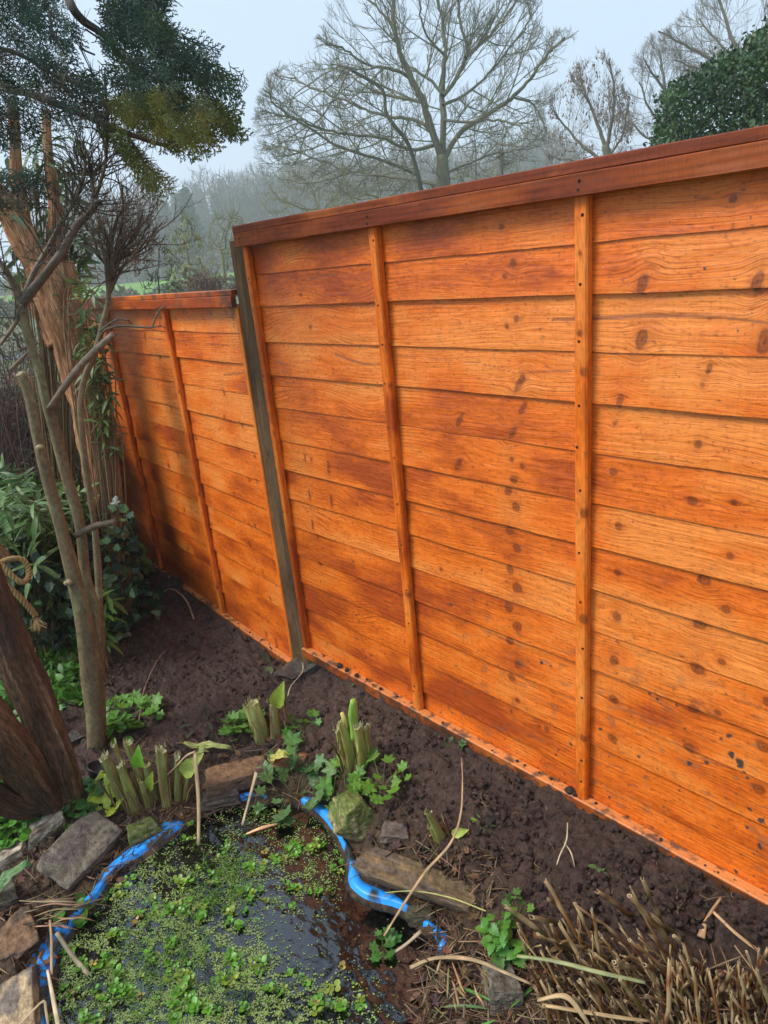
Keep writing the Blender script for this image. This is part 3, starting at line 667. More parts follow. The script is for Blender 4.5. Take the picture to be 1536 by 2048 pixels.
def rock(name, label, p1, p2, w_px, h, seed, col, col2=None, z=None, blocky=1.0, rough=0.06, tilt=0.0, lay=0.25, sink=0.35, group=None, moss=0.0):
    a = at_g(*p1) if z is None else at_z(*p1, z); b = at_g(*p2) if z is None else at_z(*p2, z); c = (a + b) / 2; L = np.linalg.norm((b - a)[:2]) / 2 * 1.1
    w = w_px * pxm(c) / 2 * 1.22; u = unit(np.r_[(b - a)[:2], 0]); v = np.array([-u[1], u[0], 0]); up = np.array([0, 0, 1.0])
    up2 = unit(up + v * tilt); v2 = np.cross(up2, u)
    P, F = rock_shape(seed, 9, 0, rough, blocky)
    hh = h / 2.0
    lam = lay * 0.12 * (np.abs(((P[:, 2] * 7 + 0.6 * fbm(P * 1.5, 2, seed)) % 1) - 0.5) * 2 - 0.5) * (1 - np.abs(P[:, 2]) ** 2)
    Q = P * (1 + lam)[:, None] * [1, 1, 1]
    W = (Q[:, 0] * L / 0.72)[:, None] * u * 0.8 + (Q[:, 1] * w / 0.72)[:, None] * v2 * 0.8 + (Q[:, 2] * hh)[:, None] * up2
    Wp = W + c + [0, 0, hh * (0.62 - sink)]
    n = fbm(P * 2.2 + seed, 4, seed + 1); st = fbm(P * [1.5, 9, 12], 3, seed + 2)
    cc = np.asarray(col) * (1 + 0.22 * n + 0.2 * st)[:, None]
    if col2 is not None: k = sst(-0.1, 0.45, fbm(P * 1.7 + 9, 3, seed + 4))[:, None]; cc = cc * (1 - k) + np.asarray(col2) * (1 + 0.2 * st)[:, None] * k
    if moss: k = (sst(0.0, 0.5, fbm(P * 4, 3, seed + 6) + P[:, 2] * 0.7 + moss - 0.5))[:, None] * 0.85; cc = cc * (1 - k) + np.array([0.10, 0.14, 0.025]) * k
    crack = sst(0.93, 1.0, 1 - np.abs(fbm(P * [2, 5, 8], 3, seed + 8)))[:, None] * 0.45; cc = cc * (1 - crack)
    mud = (sst(0.1, -0.5, P[:, 2] + 0.5 * fbm(P * 3, 3, seed + 11)) * 0.8)[:, None]; cc = cc * (1 - mud) + np.array([0.075, 0.048, 0.036]) * mud
    mb = MB(); mb.add(Wp - c, F, np.clip(cc, 0.01, 1), Wp); o = mb.build(name, M_ROCK, smooth=True); o.location = c
    return tag(o, label, 'rock', group)
rock('stone_slab', 'large dark slate slab lying beside the blue rim left of the pond', (95, 1785), (222, 1655), 105, 0.085, 1, (0.135, 0.115, 0.085), (0.10, 0.08, 0.07), blocky=1, tilt=-0.35, sink=0.2, rough=0.03)
rock('pale_stone', 'chalky white stone under the dark tree trunk, upper of the two pale stones', (45, 1690), (128, 1640), 50, 0.07, 2, (0.50, 0.44, 0.33), (0.26, 0.2, 0.14), rough=0.07, sink=0.2)
rock('pale_stone', 'chalky white stone at the left edge, lower of the two pale stones', (-25, 1745), (62, 1695), 45, 0.06, 3, (0.46, 0.40, 0.30), (0.22, 0.17, 0.12), rough=0.07, sink=0.2)
rock('stone', 'dull green grey stone at the left edge below the long furry leaf', (-20, 1825), (42, 1790), 62, 0.07, 4, (0.12, 0.11, 0.075), (0.085, 0.07, 0.05), sink=0.25)
rock('broken_slab', 'rust stained broken slab at the left edge covered in dead leaves', (-30, 1935), (90, 1855), 80, 0.07, 5, (0.20, 0.11, 0.055), (0.09, 0.055, 0.035), rough=0.07, sink=0.25, tilt=-0.2)
rock('stone_slab', 'slab half tan and half grey brown in the bottom left corner of the photo', (35, 1945), (30, 2110), 98, 0.07, 6, (0.16, 0.125, 0.10), (0.42, 0.30, 0.17), rough=0.03, sink=0.15)
rock('stone_slab', 'flat rust brown slab behind the pond between two cut stumps', (398, 1590), (560, 1530), 62, 0.08, 7, (0.15, 0.085, 0.05), (0.21, 0.12, 0.06), rough=0.05, lay=0.5, sink=0.2)
rock('stone', 'reddish brown stone at the right end of the flat rust brown slab', (545, 1545), (615, 1505), 42, 0.06, 8, (0.20, 0.085, 0.04), None, sink=0.25)
rock('stone', 'dark wet stone under the rust brown slab above the blue rim', (395, 1610), (490, 1592), 36, 0.05, 9, (0.05, 0.038, 0.032), None, sink=0.1, z=WZ + 0.02)
rock('boulder', 'rounded green mossy boulder beside the right rim of the pond', (675, 1668), (740, 1632), 72, 0.115, 10, (0.27, 0.25, 0.11), (0.16, 0.12, 0.055), blocky=0.0, rough=0.05, sink=0.25, moss=0.55)
rock('stone', 'small brown stone lying in the soil right of the mossy boulder', (758, 1688), (822, 1660), 40, 0.05, 11, (0.13, 0.10, 0.085), None, blocky=0.3, sink=0.2)
rock('stone_slab', 'long tan topped slab overhanging the blue rim right of the pond', (712, 1752), (1000, 1800), 72, 0.07, 12, (0.17, 0.115, 0.06), (0.12, 0.09, 0.065), rough=0.03, sink=0.1, lay=0.6)
rock('stone', 'small brown grey stone on the blue rim below the long slab', (812, 1842), (872, 1832), 38, 0.05, 13, (0.12, 0.082, 0.055), (0.1, 0.09, 0.05), blocky=0.2, sink=0.1)
rock('boulder', 'grey brown boulder among straw in front of the cut canes', (965, 1995), (1040, 1975), 90, 0.09, 14, (0.17, 0.145, 0.11), (0.10, 0.08, 0.06), blocky=0.2, sink=0.3)
rock('boulder', 'boulder caked in dark soil at the foot of the grey fence post', (560, 1370), (655, 1325), 62, 0.09, 15, (0.070, 0.050, 0.043), (0.10, 0.085, 0.06), blocky=0.2, rough=0.06, sink=0.25)
rock('stone', 'mossy green stone between the slate slab and the pond water', (250, 1685), (325, 1650), 50, 0.06, 16, (0.10, 0.105, 0.045), None, blocky=0.2, sink=0.2, moss=0.5)
rock('stone', 'dark stone in shade behind the stem base of the smooth barked tree', (128, 1500), (165, 1478), 30, 0.06, 17, (0.06, 0.055, 0.05), None, blocky=0.2, sink=0.2)

# ------------------------------------------------------------------ pond weed, duckweed, water grass
def pond_density(q):
    d = np.zeros(len(q))
    for x, y, r, a in [(330, 1850, 110, 1), (230, 1930, 90, 1), (210, 2030, 80, .8), (420, 1890, 110, .9), (420, 1990, 110, 1), (560, 2030, 110, .9), (330, 2040, 120, .9), (620, 1720, 55, .9), (575, 1760, 50, .8), (520, 1740, 40, .7), (640, 1780, 40, .6),
                       (260, 1870, 60, 1), (480, 1700, 60, .4), (330, 1740, 70, .7), (610, 1830, 30, .4), (660, 2000, 70, .5), (430, 1780, 70, .8), (520, 1900, 70, .5), (510, 1640, 60, .45)]:
        d = np.maximum(d, a * np.exp(-((q[:, 0] - x) ** 2 + (q[:, 1] - y) ** 2) / (2 * (r * 0.72) ** 2)))
    for x, y, r in [(745, 1900, 120), (690, 1830, 55), (520, 1690, 24), (420, 1665, 30), (600, 1905, 45), (560, 1850, 34), (700, 1800, 50), (780, 1990, 60), (610, 1890, 70), (500, 1830, 34), (400, 1720, 24)]:
        d *= 1 - 0.93 * np.exp(-((q[:, 0] - x) ** 2 + (q[:, 1] - y) ** 2) / (2 * (r * 0.8) ** 2))
    return d
PPX = [(x, y) for x, y in pond_px]
def pond_pts(n, seed, p=1.0, freq=0.02, thr=0.0):
    g = np.random.default_rng(seed); out = []; k = 0
    while k < n:
        q = rand_in_poly(PPX, n * 3, g); nz = 0.5 + 0.9 * fbm(np.stack([q[:, 0] * freq, q[:, 1] * freq * 1.6, 0 * q[:, 0] + seed], -1), 3, seed)
        q = q[g.random(len(q)) < (pond_density(q) ** p) * np.clip(nz - thr, 0, 1)]; out.append(q); k += len(q)
    q = np.concatenate(out)[:n]; P = np.array([at_z(a, b, WZ) for a, b in q]); return P, g
def build_weed():
    P, g = pond_pts(640, 5, 1.0, 0.022, 0.30); mb = MB()
    Z = np.array([0, 0, 1.0])
    for p in P:                                          # a sprig: three to five round leaflets on a short stalk
        k = g.integers(3, 6); a0 = g.random() * 6.28; s = 0.0088 * (0.6 + 0.9 * g.random()); hgt = -0.006 + 0.018 * g.random() ** 1.3
        base = np.array([0.10, 0.26, 0.022]) if g.random() < 0.72 else np.array([0.20, 0.28, 0.03])
        if g.random() < 0.05: base = np.array([0.33, 0.24, 0.06])
        an = a0 + np.arange(k) * 6.28 / k + 0.3 * g.normal(size=k); d = np.stack([np.cos(an), np.sin(an), 0.15 + 0.25 * g.random(k)], 1); nn = np.stack([0.3 * g.normal(size=k), 0.3 * g.normal(size=k), np.ones(k)], 1)
        scatter(mb, *ROUND, np.tile(p + [0, 0, hgt], (k, 1)) + d * 0.0022, d, nn, s * (0.7 + 0.6 * g.random(k)), jit(base, k, 0.18, g))
    tag(mb.build('water_plants', M_GLOSSY), 'bright green round leaved water plants floating all over the pond', 'water plants', kind='stuff')
    P, g = pond_pts(22000, 6, 0.6, 0.05, 0.05); mb = MB()
    tv = np.array([(math.cos(a), math.sin(a), 0) for a in np.arange(6) * math.pi / 3]); tf = [tuple(range(6))]
    P = P + np.stack([0 * P[:, 0], 0 * P[:, 0], 0.0012 + 0.0012 * g.random(len(P))], 1)
    c = jit((0.21, 0.30, 0.075), len(P), 0.25, g); c[g.random(len(P)) < 0.3] = (0.32, 0.38, 0.16)
    scatter(mb, tv, tf, P, np.stack([np.cos(P[:, 0] * 999), np.sin(P[:, 0] * 999), 0 * P[:, 0]], 1), np.tile([0.02, 0.02, 1], (len(P), 1)) + 0.1 * g.normal(size=(len(P), 3)), 0.0011 + 0.0013 * g.random(len(P)), c)
    tag(mb.build('duckweed', M_LEAF), 'tiny pale green duckweed specks scattered on the dark pond water', 'duckweed', kind='stuff')
    # submerged moss that shows through
    P, g = pond_pts(5000, 8, 0.6, 0.02, 0.1); mb = MB(); P[:, 2] -= 0.008 + 0.03 * g.random(len(P))
    scatter(mb, *SMALL, P, rdir(len(P), 0.6, g), rdir(len(P), 0.6, g), 0.010 + 0.012 * g.random(len(P)), jit((0.16, 0.22, 0.03), len(P), 0.3, g))
    tag(mb.build('pond_moss', M_LEAF), 'murky green moss growing just under the surface of the pond', 'moss', kind='stuff')
    mb = MB(); g = np.random.default_rng(9)
    for x, y, n, r, h in [(455, 1745, 80, 26, .06), (420, 1800, 60, 22, .06), (330, 1880, 90, 40, .05), (300, 1930, 60, 40, .05), (470, 1800, 40, 30, .05), (250, 1990, 50, 40, .06), (370, 1960, 80, 60, .05), (470, 2010, 40, 50, .05), (280, 2050, 50, 50, .06)]:
        for i in range(n):
            p = at_z(x + r * g.normal(), y + r * 0.7 * g.normal(), WZ); d = unit(np.array([g.normal() * 0.8, g.normal() * 0.8, 0.9 if g.random() < .7 else 0.15])); L = h * (0.5 + 0.8 * g.random())
            bend = np.array([g.normal(), g.normal(), -0.6]) * L * 0.35; pts = [p, p + d * L * 0.5 + bend * 0.15, p + d * L + bend]
            tube(mb, crom(pts, 3), np.linspace(0.0011, 0.0004, 7), 3, jit((0.13, 0.27, 0.03), 1, 0.25, g)[0], cap=False)
    tag(mb.build('water_grass', M_LEAF), 'fine bright green grass blades standing in the pond water', 'grass', kind='stuff')
build_weed()
# ------------------------------------------------------------------ leaf litter and little soil clods
def build_litter():
    g = np.random.default_rng(12); mb = MB()
    areas = [([(-20, 1640), (230, 1600), (450, 1560), (640, 1560), (700, 1600), (480, 1615), (330, 1680), (210, 1790), (110, 1890), (80, 2048), (-20, 2048)], 900),
             ([(700, 1700), (960, 1680), (1010, 1790), (960, 1830), (900, 1860), (720, 1760)], 260),
             ([(860, 1850), (1060, 1850), (1100, 1950), (1100, 2060), (820, 2060), (850, 1960)], 700), ([(1040, 1900), (1560, 1950), (1560, 2080), (1040, 2080)], 500), ([(200, 1480), (620, 1470), (640, 1560), (250, 1560)], 150)]
    for poly, n in areas:
        q = rand_in_poly(poly, n, g)
        for a, b in q:
            p = at_g(a, b) + [0, 0, 0.004 + 0.012 * g.random()]; t = g.random(); an = g.random() * 6.28; d = np.array([math.cos(an), math.sin(an), 0.15 * g.normal()])
            if t < 0.55:
                L = 0.015 + 0.05 * g.random(); pts = [p - d * L, p + [0, 0, 0.004 * g.random()], p + d * L + [0, 0, 0.006 * g.normal()]]
                tube(mb, crom(pts, 2), 0.0007 + 0.0014 * g.random(), 4, jit((0.20, 0.135, 0.075) if g.random() < .6 else (0.10, 0.05, 0.03), 1, 0.35, g)[0], flat=0.4)
            else:
                scatter(mb, *(OVAL if t < .8 else LOBED), p, d, [0.5 * g.normal(), 0.5 * g.normal(), 1], 0.012 + 0.02 * g.random(), jit((0.13, 0.07, 0.035) if g.random() < .6 else (0.055, 0.035, 0.028), 1, 0.3, g))
    # thin roots and bits of straw on the bare soil
    q = rand_in_poly([(230, 1330), (330, 1230), (620, 1350), (1100, 1610), (1500, 1810), (1400, 1830), (1010, 1770), (760, 1560), (480, 1440), (220, 1440)], 150, g)
    for a, b in q:
        p = at_g(a, b) + [0, 0, 0.006]; an = g.random() * 6.28; L = 0.006 + 0.028 * g.random() ** 2; d = np.array([math.cos(an), math.sin(an), 0]); s = np.array([-d[1], d[0], 0]) * L * 0.5 * g.normal()
        tube(mb, crom([p - d * L, p + s + [0, 0, 0.006 * g.random()], p + d * L], 3), 0.0004 + 0.0005 * g.random(), 3, jit((0.30, 0.2, 0.12), 1, 0.3, g)[0], cap=False)
    tag(mb.build('leaf_litter', M_DRY), 'brown dead leaves, broken stalks and roots strewn round the pond and over the soil', 'leaf litter', kind='stuff')
    mb = MB(); V, F = ICO2
    q = rand_in_poly([(160, 1400), (240, 1250), (350, 1190), (620, 1330), (1100, 1600), (1536, 1790), (1600, 1900), (1100, 1850), (760, 1700), (620, 1560), (420, 1480), (200, 1470)], 3600, g)
    for a, b in q:
        r = 0.0016 + 0.0075 * g.random() ** 4; p = at_g(a, b) + [0, 0, 0.006 + r * 0.2]; k = V * (1 + 0.75 * vnoise(V * 2.2 + g.random() * 50, 3))[:, None] * r * (0.8 + 0.5 * g.random(3))
        mb.add(k + p, F, jit((0.072, 0.043, 0.034), 1, 0.25, g)[0])
    # crumbs of soil on the bottom rails
    for _ in range(60):
        s = 0.05 + 1.75 * g.random() ** 0.8; r = 0.0008 + 0.004 * g.random() ** 4; p = NF.w(np.array([s]), np.array([-0.007 + 0.018 * g.random()]), np.array([0.0405 + r * .4]))[0]; mb.add(V * r * (1 + 0.25 * vnoise(V * 2 + s, 3))[:, None] + p, F, (0.06, 0.038, 0.032))
    for _ in range(60):
        s = 0.3 + 1.5 * g.random(); r = 0.001 + 0.004 * g.random() ** 3; p = FF.w(np.array([s]), np.array([-0.007 + 0.018 * g.random()]), np.array([0.0405 + r * .4]))[0]; mb.add(V * r + p, F, (0.07, 0.042, 0.035))
    for x, y, r in [(678, 1318, .011), (690, 1315, .008), (712, 1338, .008), (1140, 1580, .012), (1150, 1583, .008), (760, 1368, .006)]:
        p = at_Y(x, y, 1.30); p[2] = 0.0405 + r * .6; mb.add(V * r * (1 + 0.3 * vnoise(V * 2 + x, 3))[:, None] + p, F, (0.06, 0.038, 0.032))
    tag(mb.build('soil_crumbs', M_SOIL), 'loose dark crumbs of wet soil on the bed and along the bottom fence rails', 'soil crumbs', kind='stuff')
build_litter()

# ------------------------------------------------------------------ cut stumps of fleshy stems
def stump(label, px, h_px, stems, seed, col=(0.36, 0.42, 0.10), leaves=()):
    g = np.random.default_rng(seed); b = at_g(*px); k = pxm(b); o = thing('cut_stump', label, 'plant stump', b)
    fr = unit(np.array([-b[1], b[0], 0]) * -1); fr = RM @ np.array([1, 0, 0]); fr = unit(np.r_[fr[:2], 0]); bk = np.array([-fr[1], fr[0], 0])
    for (ox, dep, w, hh, lean) in stems:
        p = b + fr * ox * k + bk * dep * k; H = hh * k; top = p + np.array([0, 0, H]) + fr * lean * k; W = w * k / 2 * 0.86
        P = crom([p + [0, 0, -0.02], p * 0.65 + top * 0.35 + fr * 0.003 * g.normal(), top], 7); m = len(P); t = np.linspace(0, 1, m)
        r = W * 0.78 * (1.35 - 0.75 * t + 0.25 * t * t); sd = 16; mb = MB()
        def cf(bc, Vf):
            t_ = np.clip((Vf[:, 2] - b[2]) / H, 0, 1); n = fbm(np.c_[bc[:, 0] * 160, bc[:, 1] * 160, bc[:, 2] * 14], 3, seed)
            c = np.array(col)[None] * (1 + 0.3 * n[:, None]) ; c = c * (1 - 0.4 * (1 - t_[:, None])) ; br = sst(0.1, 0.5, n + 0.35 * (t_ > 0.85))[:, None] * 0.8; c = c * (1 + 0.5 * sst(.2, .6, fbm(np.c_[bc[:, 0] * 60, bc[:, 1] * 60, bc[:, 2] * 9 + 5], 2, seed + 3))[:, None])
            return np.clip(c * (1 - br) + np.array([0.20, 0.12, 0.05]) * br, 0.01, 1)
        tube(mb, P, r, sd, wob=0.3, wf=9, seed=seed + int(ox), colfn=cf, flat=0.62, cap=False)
        V = mb.V[-1]; rim = V[-sd:]; jag = rim + np.c_[np.zeros((sd, 2)), 0.030 * g.random(sd) * (np.sin(np.arange(sd) * 6.28 / sd + g.random() * 6) * .5 + .6) - 0.012]; V[-sd:] = jag
        # hollow top
        c0 = rim.mean(0); inner = c0 + (jag - c0) * 0.62; deep = c0 + (jag - c0) * 0.45 - [0, 0, 0.012]
        mb.add(np.vstack([jag, inner, deep]), grid_faces(3, sd, True), (0.42, 0.42, 0.2)); kk = mb.n - sd; mb.F.append(np.array([[kk + i for i in range(sd)]]))
        for _ in range(5):                                # brown papery sheath strips
            a = g.random() * 6.28; q0 = p + np.array([math.cos(a), math.sin(a), 0]) * W * 1.5; q1 = p * .4 + top * .6 + np.array([math.cos(a), math.sin(a), 0]) * W * (1.2 + g.random()); tube(mb, crom([q0, q0 * .5 + q1 * .5 + [0, 0, .004 * g.normal()], q1 + [.01 * g.normal(), .01 * g.normal(), .012 * g.normal()]], 3), 0.0012 + .0018 * g.random(), 4, jit((0.24, 0.16, 0.07), 1, .3, g)[0], flat=.3, cap=False)
        for _ in range(4):                                # frayed strips
            a = g.random() * 6.28; q = c0 + np.array([math.cos(a), math.sin(a), 0]) * W * 0.8; mb.add([q + fr * -.003, q + fr * .003, q + fr * .0015 + [0, 0, 0.012 + 0.012 * g.random()]], [(0, 1, 2)], (0.34, 0.3, 0.12))
        mb.build('stem', M_STEM, o)
    for (ox, oy, L, dx, dz, c) in leaves:
        p = b + fr * ox * k + np.array([0, 0, 1]) * oy * k; mb = MB(); T = leaf_t(0.28, 8, 0.3, 0.35, 'ovate', 0.05)
        scatter(mb, *T, p, fr * dx + np.array([0, 0, dz]) - bk * 0.2, -bk + np.array([0, 0, 0.6]), L * k, np.array(c)); mb.build('leaf', M_LEAF, o)
    return o
YG = (0.40, 0.46, 0.10)
stump('thick clump of olive green cut stems with yellow green leaf behind the pond', (300, 1612), 0, [(-44, 0, 34, 128, -20), (-22, -14, 26, 118, -8), (-30, 12, 20, 146, -14), (8, 10, 24, 96, 2), (36, 0, 30, 134, 14), (54, 8, 22, 108, 20), (66, 14, 18, 84, 30), (-8, 22, 26, 140, -14), (22, 26, 18, 84, 6), (0, -8, 18, 70, -2)], 1, (0.27, 0.29, 0.085),
      [(0, 95, 46, .1, 1, (0.16, 0.42, 0.03)), (6, 40, 40, .3, 1, (0.30, 0.40, 0.05)), (80, 70, 60, .7, .8, (0.36, 0.46, 0.09))])
stump('two pale green cut stems in the soil below the grey fence post', (540, 1475), 0, [(-14, 0, 36, 88, -6), (14, 4, 36, 82, 4), (-24, 8, 18, 74, -14)], 2, (0.40, 0.40, 0.14), [(22, 70, 55, .35, 1, (0.28, 0.40, 0.05))])
stump('tallest cut stump with a bright green curled leaf stalk standing up, nearest the fence', (718, 1535), 0, [(-16, 0, 30, 112, -4), (6, -6, 32, 106, 2), (18, 8, 26, 92, 6), (-26, 10, 22, 88, -8)], 3, (0.34, 0.37, 0.09))
o_ = [o for o in bpy.data.objects if o.name.startswith('cut_stump') and 'tallest' in o.get('label', '')][0]
bb = np.array(o_.location); kk = pxm(bb); fx = unit(np.r_[(RM @ np.array([1, 0, 0]))[:2], 0])
mb = MB(); tube(mb, crom([bb + [0, 0, 70 * kk], bb + [0, 0, 118 * kk] + fx * 2 * kk, bb + [0, 0, 160 * kk] + fx * 6 * kk], 5), np.array([13, 14, 13, 12, 12, 13, 14, 14, 13, 11, 8]) * kk * 0.8, 10, (0.26, 0.46, 0.07), wob=0.15, wf=30, flat=0.6); mb.build('leaf_stalk', M_STEM, o_)
mb = MB(); tube(mb, [bb + [0, 0, 100 * kk] - fx * 14 * kk, bb + [0, 0, 132 * kk] - fx * 19 * kk], [5 * kk, 4 * kk], 8, (0.55, 0.50, 0.13)); mb.build('split_stem', M_STEM, o_)
stump('small leaning cut stem in the bare soil above the long tan slab', (890, 1685), 0, [(0, 0, 26, 78, -26), (-12, 4, 20, 40, -16)], 4, (0.27, 0.29, 0.08), [(14, 22, 34, .8, .25, (0.5, 0.62, 0.12))])
# ------------------------------------------------------------------ cut canes, bottom right
def cane(p, top, r, g):
    P = np.linspace(p, top, 9) + 0.0015 * g.normal(size=(9, 3)); L = np.linalg.norm(top - p); mb = MB(); sd = 8
    rr = np.full(9, r) * np.linspace(1.12, 0.95, 9); nodes = g.integers(2, 8, 2); rr[nodes] *= 1.25
    a = jit((0.36, 0.19, 0.07) if g.random() < 0.5 else ((0.19, 0.15, 0.045) if g.random() < .4 else (0.20, 0.085, 0.03)), 1, 0.2, g)[0]; a = a * (0.62 + .4 * g.random()); b = a * np.array([0.46, 0.38, 0.30])
    cc = a[None] * np.linspace(0, 1, 9)[:, None] ** 0.8 + b[None] * (1 - np.linspace(0, 1, 9)[:, None] ** 0.8); cc[nodes] = (0.33, 0.24, 0.12); cc[-1] = (0.50, 0.35, 0.18)
    tube(mb, P, rr, sd, cc, cap=False, wob=0.1, seed=int(g.integers(99)))
    ax = unit(top - p); V = mb.V[-1]; rim = V[-sd:]; jag = rim + ax[None] * (g.random(sd)[:, None] * (0.022 if g.random() < .5 else 0.006)); V[-sd:] = jag
    c0 = jag.mean(0); inn = c0 + (rim - rim.mean(0)) * 0.6; mb.add(np.vstack([jag, inn, inn - ax * 0.012]), grid_faces(3, sd, True), np.repeat([[0.55, 0.44, 0.27], [0.3, 0.2, 0.1], [0.03, 0.02, 0.015]], sd, 0)); k = mb.n - sd; mb.F.append(np.array([[k + i for i in range(sd)]]))
    return mb
def build_canes():
    g = np.random.default_rng(21); tops = [(1092, 1762, 9), (1098, 1800, 7), (1200, 1785, 9), (1260, 1790, 12), (1287, 1765, 8), (1268, 1785, 5), (1010, 1812, 10), (1065, 1835, 10), (1150, 1812, 8), (1185, 1820, 7), (1125, 1858, 9), (1160, 1815, 6),
             (1260, 1880, 8), (1246, 1862, 7), (1310, 1835, 9), (1350, 1870, 9), (1230, 1925, 10), (1290, 1930, 10), (1370, 1900, 7), (1495, 1905, 6), (1458, 1945, 11), (1516, 1905, 6), (1535, 1900, 8), (1340, 1935, 9), (1190, 1960, 9), (1160, 1960, 11),
             (1485, 1960, 7), (1515, 1950, 9), (1240, 1960, 9), (1385, 1935, 8), (1420, 1960, 8)]
    poly = [(1030, 1840), (1100, 1830), (1200, 1850), (1330, 1880), (1420, 1930), (1560, 1920), (1620, 2100), (1250, 2180), (1080, 2060)]
    for a, b in rand_in_poly(poly, 330, g): tops.append((a, b, 4 + 5 * g.random()))
    root = thing('cane_clump', 'dense clump of brown canes cut short with jagged hollow tops, bottom right corner', 'canes', at_g(1300, 2020)); rest = MB()
    tops = sorted(tops[:31], key=lambda q: 0) + sorted(tops[31:], key=lambda q: -q[1] * 0 - q[2])
    for i, (x, y, w) in enumerate(tops):
        hgt = (0.14 + 0.06 * g.random()) if i < 31 else 0.07 + 0.07 * g.random()
        top = None
        b = at_z(x + 40, y + 150, -0.06); top = at_z(x, y, float(gz(b[0], b[1])) + hgt)
        # root point: leaning towards the left while growing up
        ln = (0.42 + 0.2 * g.normal()) if x < 1340 else (0.16 + .2 * g.normal()); bx = top + (np.array([.682, .731, 0]) * ln + np.array([.731, -.682, 0]) * 0.25 * g.normal()) * hgt; bx[2] = gz(bx[0], bx[1]) - 0.01
        r = w * pxm(top) / 2 * (0.85 if i < 31 else 0.7)
        m = cane(bx, top, r, g)
        if i < 100: m.build('cane', M_CANE, root)
        else: rest.V += m.V; rest.C += m.C; rest.B += m.B; rest.F += [f + rest.n for f in m.F]; rest.n += m.n
    rest.build('canes', M_CANE, root)['kind'] = 'stuff'
build_canes()
# ------------------------------------------------------------------ dead stalks, straws and twigs that one can point at
def stalk(name, label, cat, pts, w, col, lift=None, flat=0.5, mat=None, group=None, k=5):
    """pts: (px, py, height above the ground)"""
    P = []
    for x, y, h in pts:
        b = at_g(x, y); z = b[2] + h; P.append(at_z(x, y, z) if h else b)
    P = crom(P, k); W = np.interp(np.linspace(0, 1, len(P)), np.linspace(0, 1, len(w)), w) * pxm(P[0]) / 2 if np.ndim(w) else w * pxm(P[0]) / 2
    mb = MB(); n = fbm(P * 60, 2, 3)[:, None]; tube(mb, P, W, 8, np.clip(np.array(col) * (1 + 0.3 * n), 0.01, 1), flat=flat, wob=0.12)
    o = mb.build(name, mat or M_CANE); return tag(o, label, cat, group)
STRAW = (0.40, 0.29, 0.16)
stalk('dead_stalk', 'tallest dry straw stalk, standing upright out of the pond by the cut clump', 'stalk', [(397, 1690, 0), (397, 1600, .09), (390, 1505, .19)], [7, 8, 8], STRAW)
stalk('dead_stalk', 'dry straw leaf folded over to the left at the top of the tallest stalk', 'stalk', [(391, 1503, .192), (372, 1512, .18), (345, 1540, .12), (302, 1573, .06)], [6, 6, 5], STRAW)
stalk('dead_stalk', 'dry stalk with a split top leaning right near the rust brown slab', 'stalk', [(485, 1648, 0), (498, 1600, .05), (513, 1545, .11)], [6, 6, 9], (0.42, 0.31, 0.19))
stalk('wood_splinter', 'pale orange wood splinter lying on the pond water', 'splinter', [(492, 1668, .006), (525, 1655, .01), (556, 1647, .006)], [4, 9, 5], (0.62, 0.38, 0.19), flat=.4)
stalk('dead_stalk', 'dry stalk leaning over the blue rim at the left, thickest of those in the water', 'stalk', [(113, 1865, .06), (140, 1905, .03), (178, 1950, 0)], [8, 9, 10], (0.38, 0.33, 0.20))
stalk('dead_stalk', 'thin brown stalk across the wide blue rim, running straight down', 'stalk', [(100, 1840, .06), (103, 1880, .06), (103, 1950, .05)], [5, 5, 5], (0.33, 0.22, 0.13))
stalk('dead_stalk', 'pale stalk lying along the wide blue rim in the bottom left corner', 'stalk', [(95, 1940, .05), (105, 1990, .05), (118, 2060, .04)], [5, 8, 8], (0.55, 0.43, 0.27))
stalk('dead_stalk', 'bent pale straw in the bottom left corner, folded to a point over the rim', 'stalk', [(38, 2050, .06), (62, 2025, .07), (87, 2002, .09), (92, 2020, .08), (97, 2055, .06)], [5, 6, 5], STRAW, k=3)
stalk('leaf_stalk', 'long thin green stalk arching over the long tan slab from the water', 'stalk', [(770, 1785, .05), (830, 1782, .09), (900, 1795, .08), (972, 1822, .05)], [2, 3, 3, 3], (0.40, 0.42, 0.14))
stalk('bramble_stem', 'thin brown bramble runner curving from the pond past the leaning cut stem', 'stem', [(768, 1872, .02), (800, 1820, .06), (850, 1745, .11), (900, 1688, .12), (921, 1630, .13), (925, 1560, .12), (923, 1515, .08)], [4, 6, 6, 5, 3, 3], (0.40, 0.26, 0.14))
stalk('dead_stalk', 'grey brown stick leaning on the pond edge below the long slab', 'stalk', [(842, 1862, .05), (810, 1890, .03), (770, 1915, 0)], [9, 7, 6], (0.36, 0.27, 0.18))
stalk('dead_stalk', 'long flat straw leaf lying across the litter in front of the nettle', 'stalk', [(820, 1935, .03), (870, 1916, .04), (940, 1918, .05), (1010, 1945, .04), (1062, 1968, .03)], [9, 8, 7, 5], (0.33, 0.23, 0.125), flat=.3)
stalk('green_stalk', 'pale green stalk lying across the cut canes', 'stalk', [(1035, 1912, .10), (1110, 1922, .115), (1200, 1945, .11), (1290, 1965, .09)], [8, 9, 9, 8], (0.26, 0.29, 0.13))
stalk('dead_stalk', 'broad folded straw leaf, lowest by the cut canes', 'stalk', [(1075, 2000, .10), (1130, 1992, .12), (1165, 2030, .10), (1185, 2065, .08)], [8, 12, 10, 8], (0.40, 0.29, 0.15), flat=.3)
stalk('dead_stalk', 'straw coloured leaf running right through the bottom of the canes', 'stalk', [(1085, 2010, .10), (1160, 2022, .10), (1240, 2035, .09), (1300, 2042, .08)], [8, 9, 8, 6], (0.36, 0.25, 0.13), flat=.3)
